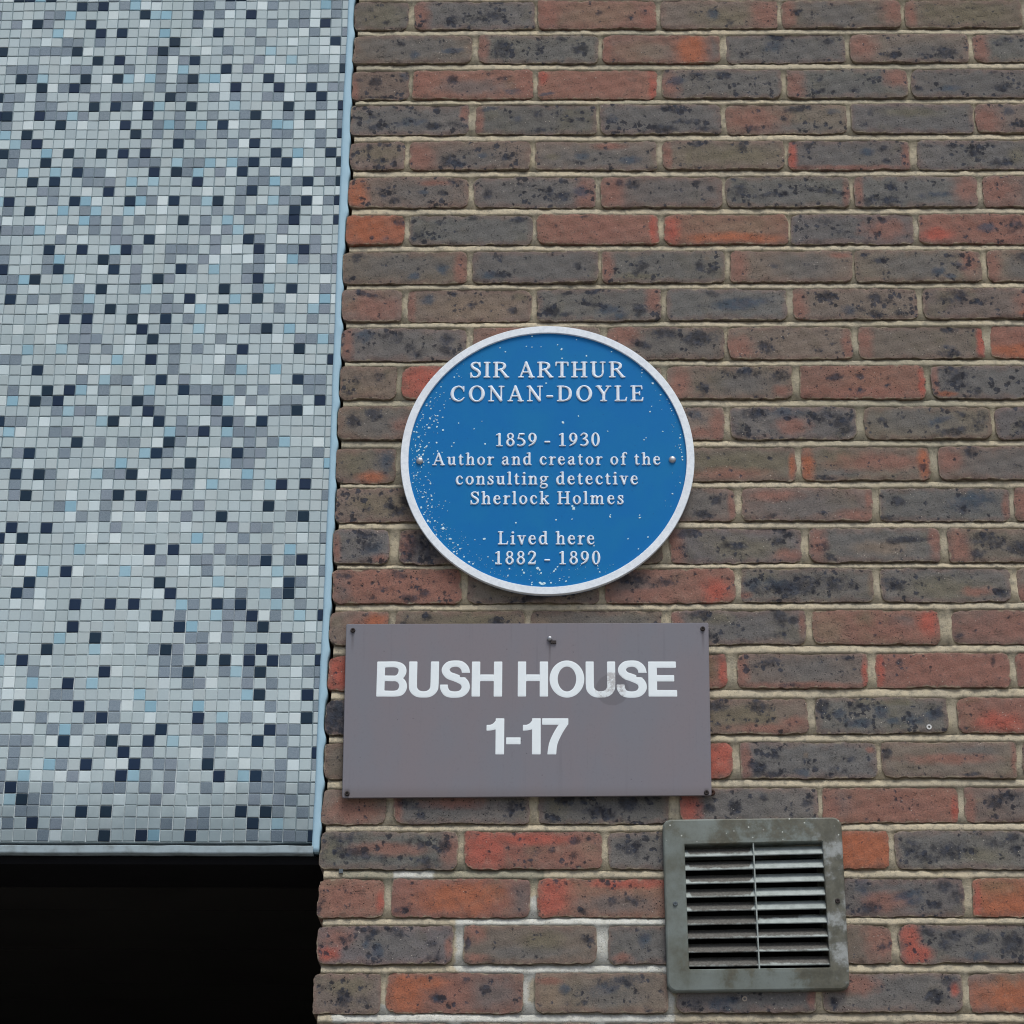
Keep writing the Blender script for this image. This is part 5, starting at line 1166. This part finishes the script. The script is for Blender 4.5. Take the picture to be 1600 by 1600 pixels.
def glyph_mesh(table, tkey, ch, mat, step, k, hgt, bevel):
    """marching squares over the field; unit = cap height 1, relief hgt (metres)"""
    key = (tkey, ch)
    if key in glyph_cache: return glyph_cache[key]
    w, prims = table[ch]
    xs = np.arange(-14, w + 14, step); zs = np.arange(-42 if ch in 'g' else -10, 112, step)
    X, Z = np.meshgrid(xs + 0.013, zs + 0.017)
    F = glyph_field(prims, X, Z, k) - (1.3 if k > 0 else 0)
    F = np.where(np.abs(F) < 1e-4, 1e-4, F)
    vid, vs, fs = {}, [], []
    def top(f): return -hgt * (0.55 + 0.45 * min(1.0, max(0.0, -f) / bevel))
    def corner(j, i):
        kk = ('c', j, i)
        if kk not in vid:
            vid[kk] = len(vs); vs.append((X[j, i]/100, top(F[j, i]), Z[j, i]/100))
        return vid[kk]
    def cross(j0, i0, j1, i1):
        if (j0, i0) > (j1, i1): j0, i0, j1, i1 = j1, i1, j0, i0
        kk = (j0, i0, j1, i1)
        if kk not in vid:
            a, b = F[j0, i0], F[j1, i1]; t = a / (a - b)
            vid[kk] = len(vs)
            vs.append(((X[j0, i0]+(X[j1, i1]-X[j0, i0])*t)/100, top(0), (Z[j0, i0]+(Z[j1, i1]-Z[j0, i0])*t)/100))
        return vid[kk]
    ny, nx = F.shape
    inside = F < 0
    act = inside[:-1, :-1] | inside[1:, :-1] | inside[:-1, 1:] | inside[1:, 1:]
    edges = {}
    for j, i in zip(*np.nonzero(act)):
        cs = [(j, i), (j, i+1), (j+1, i+1), (j+1, i)]
        poly = []
        for a in range(4):
            c0, c1 = cs[a], cs[(a+1) % 4]
            if inside[c0]: poly.append(corner(*c0))
            if inside[c0] != inside[c1]: poly.append(cross(*c0, *c1))
        if len(poly) >= 3:
            fs.append(tuple(poly))
            for a in range(len(poly)):
                e = (poly[a], poly[(a+1) % len(poly)])
                if (e[1], e[0]) in edges: del edges[(e[1], e[0])]
                else: edges[e] = 1
    low = {}
    for (a, b) in edges:
        for q in (a, b):
            if q not in low:
                low[q] = len(vs); vs.append((vs[q][0], 0.0, vs[q][2]))
        fs.append((b, a, low[a], low[b]))
    me = mesh('letter', vs, fs, mat)
    glyph_cache[key] = (me, w / 100)
    return glyph_cache[key]

# ------------------------------------------------------------------ blue plaque
PC = (0.3171, 0.0, 3.2642)
plq = empty('memorial_plaque', (PC[0], -0.001, PC[2]), 'round blue memorial plaque with silver rim and raised white lettering, above the brown name sign', 'plaque')
def lathe(prof, n, mat, name, smooth=False, fill=False):
    vs, fs = [], []
    for (r, y) in prof:
        for i in range(n):
            a = 2*math.pi*i/n
            vs.append((r*math.cos(a), y, r*math.sin(a)))
    for k in range(len(prof) - 1):
        for i in range(n):
            j = (i+1) % n
            fs.append((k*n+i, k*n+j, (k+1)*n+j, (k+1)*n+i))
    if fill: fs.append(tuple((len(prof)-1)*n + i for i in range(n)))
    me = mesh(name, vs, fs, mat, smooth)
    return me
R0, R1 = 0.2472, 0.2338
link('disc', lathe([(0.244, 0.001), (0.244, -0.004), (R1 + 0.002, -0.0125), (R1 - 0.0005, -0.0125)], 160, M_BLUE, 'disc', fill=True), plq)
link('rim', lathe([(R0 - 0.004, 0.002), (R0 - 0.001, -0.006), (R0, -0.0125), (R0 - 0.0003, -0.0158), (R0 - 0.0008, -0.0163), (R1 + 0.0007, -0.0163), (R1 + 0.0002, -0.0158), (R1, -0.0120)], 160, M_RIM, 'rim'), plq)
for (text, xa, xb, zb, cap) in T:
    W_ = 0
    sc0 = cap
    SXL = 1.08
    ad = [GS[c][0]/100 * SXL if c != ' ' else 0.30 for c in text]
    # ink extents of the first and last letters
    total = sum(ad) * sc0
    track = ((xb - xa) + 0.07 * sc0 - total) / (len(text) - 1)
    sx = 1.0
    x = xa - 0.035 * sc0
    for c, a in zip(text, ad):
        if c != ' ':
            me, _ = glyph_mesh(GS, 's', c, M_LETTER, 2.6, 4.0, 0.0022, 5.0)
            o = link('digit' if c.isdigit() else 'hyphen' if c == '-' else 'letter', me, plq, (x - PC[0], -0.0124, zb - PC[2]))
            o.scale = (sc0 * SXL, 1.0, sc0)
        x += a * sc0 + track
# flecks of bare metal where the blue has flaked
fr = random.Random(5)
fv, ff = [], []
def fleck(x, z, s):
    n = fr.choice([4, 5, 6, 7]); b = len(fv); a0 = fr.uniform(0, 6.28); st = fr.uniform(0.55, 1.0)
    th = fr.uniform(0, 3.14)
    for lvl, y in ((1.0, -0.0134), (0.75, -0.0140)):
        for i in range(n):
            a = a0 + 2*math.pi*i/n; r = s * fr.uniform(0.7, 1.2) * lvl
            u, v = r*math.cos(a), r*math.sin(a)*st
            fv.append((x + u*math.cos(th) - v*math.sin(th), y + 0.001, z + u*math.sin(th) + v*math.cos(th)))
    ff.append(tuple(b + n + i for i in range(n)))
    for i in range(n):
        j = (i+1) % n; ff.append((b+i, b+j, b+n+j, b+n+i))
for (x, z, s) in F:
    fleck(x - PC[0], z - PC[2], 0.00170 * s)
for _ in range(230):
    a = math.radians(fr.gauss(183, 26)); rr = R1 * (1 - abs(fr.gauss(0, 0.075)) - 0.012)
    if 0 < rr < R1 * 0.985: fleck(rr*math.cos(a), rr*math.sin(a), 0.0009 * fr.choice([0.5, 0.7, 1, 1.2, 2.0]))
for _ in range(100):
    a = math.radians(fr.gauss(222, 20)); rr = R1 * (1 - abs(fr.gauss(0, 0.07)) - 0.012)
    if rr < R1 * 0.985: fleck(rr*math.cos(a), rr*math.sin(a), 0.00075 * fr.choice([0.6, 0.8, 1, 1.2]))
for _ in range(36):
    a = math.radians(fr.uniform(245, 300)); rr = R1 * fr.uniform(0.86, 0.98)
    fleck(rr*math.cos(a), rr*math.sin(a), 0.0008 * fr.choice([0.6, 0.8, 1]))
for _ in range(22):
    a = math.radians(fr.uniform(-25, 45)); rr = R1 * fr.uniform(0.9, 0.985)
    fleck(rr*math.cos(a), rr*math.sin(a), 0.0008 * fr.choice([0.6, 0.8, 1]))
link('paint_flecks', mesh('paint_flecks', fv, ff, M_CHIP), plq, kind='stuff')
def dome(r, h, mat, name, n=20, base=0.0):
    prof = [(r, base), (r, -h*0.25), (r*0.92, -h*0.55), (r*0.72, -h*0.82), (r*0.4, -h*0.97), (r*0.08, -h)]
    return lathe(prof, n, mat, name, True, True)
sme = dome(0.0062, 0.0045, M_STEEL, 'screw')
for (x, z) in PSCREW:
    link('screw', sme, plq, (x - PC[0], -0.0123, z - PC[2]))

# ------------------------------------------------------------------ house name sign
SX, SZ = 0.2849, 2.8217
sign = empty('name_sign', (SX, -0.005, SZ), 'rectangular mauve brown enamel sign reading BUSH HOUSE 1-17 in white letters, below the round plaque', 'sign')
cn = [(x - SX, z - SZ) for x, z in SIGNC]      # tl tr br bl
cl = cn[0], cn[1], cn[2], cn[3]
pl = []
def rc(p, a, b, r=0.0025):
    va = Vector((a[0]-p[0], a[1]-p[1])).normalized() * r; vb = Vector((b[0]-p[0], b[1]-p[1])).normalized() * r
    return [(p[0]+va.x, p[1]+va.y), (p[0]+0.3*(va.x+vb.x), p[1]+0.3*(va.y+vb.y)), (p[0]+vb.x, p[1]+vb.y)]
for i in range(4):
    pl += rc(cn[i], cn[i-1], cn[(i+1) % 4])
N = len(pl)
vs = []
for (ins, y) in ((0, 0.0), (0, -0.0022), (0.0008, -0.0030)):
    for (x, z) in pl: vs.append((x*(1 - ins/0.29), y - 0.004, z*(1 - ins/0.146)))
fs = [tuple(range(N)), tuple(reversed([2*N + i for i in range(N)]))]
for k in range(2):
    for i in range(N):
        j = (i+1) % N; fs.append((k*N+i, (k+1)*N+i, (k+1)*N+j, k*N+j))
link('panel', mesh('panel', vs, fs, M_SIGN), sign)
for (ch, xa, xb, zb, h) in SG:
    me, w = glyph_mesh(GH, 'h', ch, M_VINYL, 1.7, 0.0, 0.0004, 3.0)
    o = link('digit' if ch.isdigit() else 'hyphen' if ch == '-' else 'letter', me, sign, (xa - SX, -0.0069, zb - SZ))
    o.scale = ((xb - xa) / w, 1.0, h)
def screw_head(r, h, mat, name):
    return lathe([(r*1.25, 0.0005), (r*1.2, -h*0.3), (r, -h), (r*0.5, -h*1.02), (r*0.45, -h*0.55)], 14, mat, name, False, True)
sh = screw_head(0.0034, 0.0030, M_SCREW, 'screw')
for i, (x, z) in enumerate(SSCREW):
    if i < 4: link('screw', sh, sign, (x - SX, -0.0068, z - SZ))
x, z = SSCREW[4]
o = link('screw', screw_head(0.0042, 0.004, M_RUST, 'screw'), sign, (x - SX, -0.001, z - SZ)); o['label'] = 'rusty screw just outside the lower right corner'
x, z = SSCREW[5]
o = link('bolt', dome(0.0044, 0.0062, M_STEEL, 'bolt', 16), sign, (x - SX, -0.0068, z - SZ)); o['label'] = 'domed bolt at the top middle'
o.rotation_euler = (0.25, 0.35, 0)
vs, fs = boxvf(-0.0035, 0.0055, -0.003, 0.0, -0.0085, -0.004)
link('clip', mesh('clip', vs, fs, M_SCREW), sign, (x - SX + 0.005, -0.0069, z - SZ))

# ------------------------------------------------------------------ air vent
VX, VZ = 0.6419, 2.5041
vent = empty('air_vent', (VX, -0.001, VZ), 'square weathered metal louvre vent set in the brickwork, below and right of the name sign', 'vent')
oc = [(x - VX, z - VZ) for x, z in VENTC]
ic = [(x - VX, z - VZ) for x, z in VOPEN]
def rrect(c, r, n):
    out = []
    for i in range(4):
        p, a, b = Vector(c[i]), Vector(c[i-1]), Vector(c[(i+1) % 4])
        ua, ub = (a-p).normalized(), (b-p).normalized()
        A2, B2 = p + ua*r, p + ub*r
        for k in range(n + 1):
            t = k / n
            out.append(tuple(A2*(1-t)**2 + p*2*t*(1-t)*0.99 + B2*t*t))
    return out
K = 7
def scl(c, dx):
    return [(x + (dx if x < 0 else -dx), z + (dx if z < 0 else -dx)) for x, z in c]
loops = [(rrect(oc, 0.0135, K), 0.002), (rrect(oc, 0.0135, K), -0.0085), (rrect(scl(oc, 0.0010), 0.013, K), -0.0112), (rrect(scl(oc, 0.003), 0.012, K), -0.0125),
         (rrect(scl(ic, -0.006), 0.004, K), -0.0140), (rrect(scl(ic, -0.0012), 0.0015, K), -0.0140), (rrect(ic, 0.001, K), -0.0125), (rrect(ic, 0.001, K), 0.090)]
vs, fs = [], []
N = len(loops[0][0])
for lp, y in loops:
    for (x, z) in lp: vs.append((x, y + 0.001, z))
for k in range(len(loops) - 1):
    for i in range(N):
        j = (i+1) % N; fs.append((k*N+i, (k+1)*N+i, (k+1)*N+j, k*N+j))
link('frame', mesh('frame', vs, fs, M_VENT), vent)
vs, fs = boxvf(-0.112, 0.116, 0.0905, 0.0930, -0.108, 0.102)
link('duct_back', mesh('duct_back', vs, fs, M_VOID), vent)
def lerp(a, b, t): return (a[0]+(b[0]-a[0])*t, a[1]+(b[1]-a[1])*t)
NS = 9
def slat_half(t, half):
    """one blade: steep plate rising backwards from a bright front lip"""
    lo_l = lerp(ic[0], ic[3], t); lo_r = lerp(ic[1], ic[2], t)
    u0, u1 = (0.0, 0.5) if half == 0 else (0.5, 1.0)
    n = 24
    sec = [(-0.0118, 0.0), (-0.0124, 0.0014), (-0.0076, 0.0085), (0.0035, 0.0175), (0.0044, 0.0165), (-0.0066, 0.0074)]
    vs, fs, dr = [], [], []
    for i in range(n + 1):
        u = u0 + (u1-u0)*i/n
        p = lerp(lo_l, lo_r, u)
        for j, (y, dz) in enumerate(sec):
            vs.append((p[0], y + 0.001, p[1] + dz))
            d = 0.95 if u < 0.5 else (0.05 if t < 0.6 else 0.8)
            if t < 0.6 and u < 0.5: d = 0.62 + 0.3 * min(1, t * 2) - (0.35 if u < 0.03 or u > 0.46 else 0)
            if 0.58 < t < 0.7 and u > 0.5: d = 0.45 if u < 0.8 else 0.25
            if j in (0, 1): d -= 0.42  # lip paler, top edge darker: shade gradient painted over the real grime
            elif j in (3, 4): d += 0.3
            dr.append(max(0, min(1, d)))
    m = len(sec)
    for i in range(n):
        for j in range(m):
            k = (j+1) % m
            fs.append((i*m+j, (i+1)*m+j, (i+1)*m+k, i*m+k))
    fs += [tuple(reversed(range(m))), tuple(n*m + j for j in range(m))]
    return vs, fs, dr
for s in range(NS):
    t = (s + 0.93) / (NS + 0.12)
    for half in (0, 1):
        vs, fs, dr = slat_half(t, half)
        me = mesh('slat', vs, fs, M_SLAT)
        a = me.attributes.new('dirt_and_shade', 'FLOAT', 'POINT'); a.data.foreach_set('value', dr)
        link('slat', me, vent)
a, b = lerp(ic[0], ic[1], 0.5), lerp(ic[3], ic[2], 0.5)
vs, fs = [], []
for (p, zq) in ((a, 0.0005), (b, -0.0005)):
    for (dx, y) in ((-0.0010, -0.0128), (0.0010, -0.0128), (0.0010, 0.020), (-0.0010, 0.020)):
        vs.append((p[0]+dx, y + 0.001, p[1] + zq))
fs = [(0, 1, 2, 3), (7, 6, 5, 4)] + [(i, i+4, (i+1) % 4 + 4, (i+1) % 4) for i in range(4)]
me = mesh('mullion', vs, fs, M_SLAT)
at = me.attributes.new('dirt_and_shade', 'FLOAT', 'POINT'); at.data.foreach_set('value', [0.12]*8)
link('mullion', me, vent)
x, z = VSCREW[0]
link('screw', screw_head(0.0032, 0.0022, M_ZINC, 'screw'), vent, (x - VX, -0.0120, z - VZ))
x, z = VSCREW[1]
link('screw', screw_head(0.0034, 0.0024, M_SCREW, 'screw'), vent, (x - VX, -0.0120, z - VZ))

# ------------------------------------------------------------------ odds and ends left in the wall
def ring(r, ri, h, mat, name):
    return lathe([(r, 0.002), (r, -h), (ri, -h), (ri*0.9, 0.0005)], 16, mat, name, False, True)
o = link('wall_plug', ring(0.0043, 0.0020, 0.0022, M_PLUG, 'wall_plug'), None, (MISC[0][0], -0.0006, MISC[0][1]))
tag(o, 'small white plug in a dark blue blotched brick right of the name sign', 'wall plug')
o = link('wall_plug', ring(0.0040, 0.0021, 0.0014, M_TAN, 'wall_plug'), None, (MISC[1][0], -0.0006, MISC[1][1]))
tag(o, 'small tan plug in the brick just below the louvre vent', 'wall plug')
vs, fs = boxvf(-0.0032, 0.0032, -0.003, 0.012, -0.0040, 0.0025)
o = link('cable_clip', mesh('cable_clip', vs, fs, M_ZINC), None, (MISC[2][0], 0.0, MISC[2][1]))
tag(o, 'tiny grey metal clip in the mortar joint near the lower corner of the mosaic panel', 'clip')
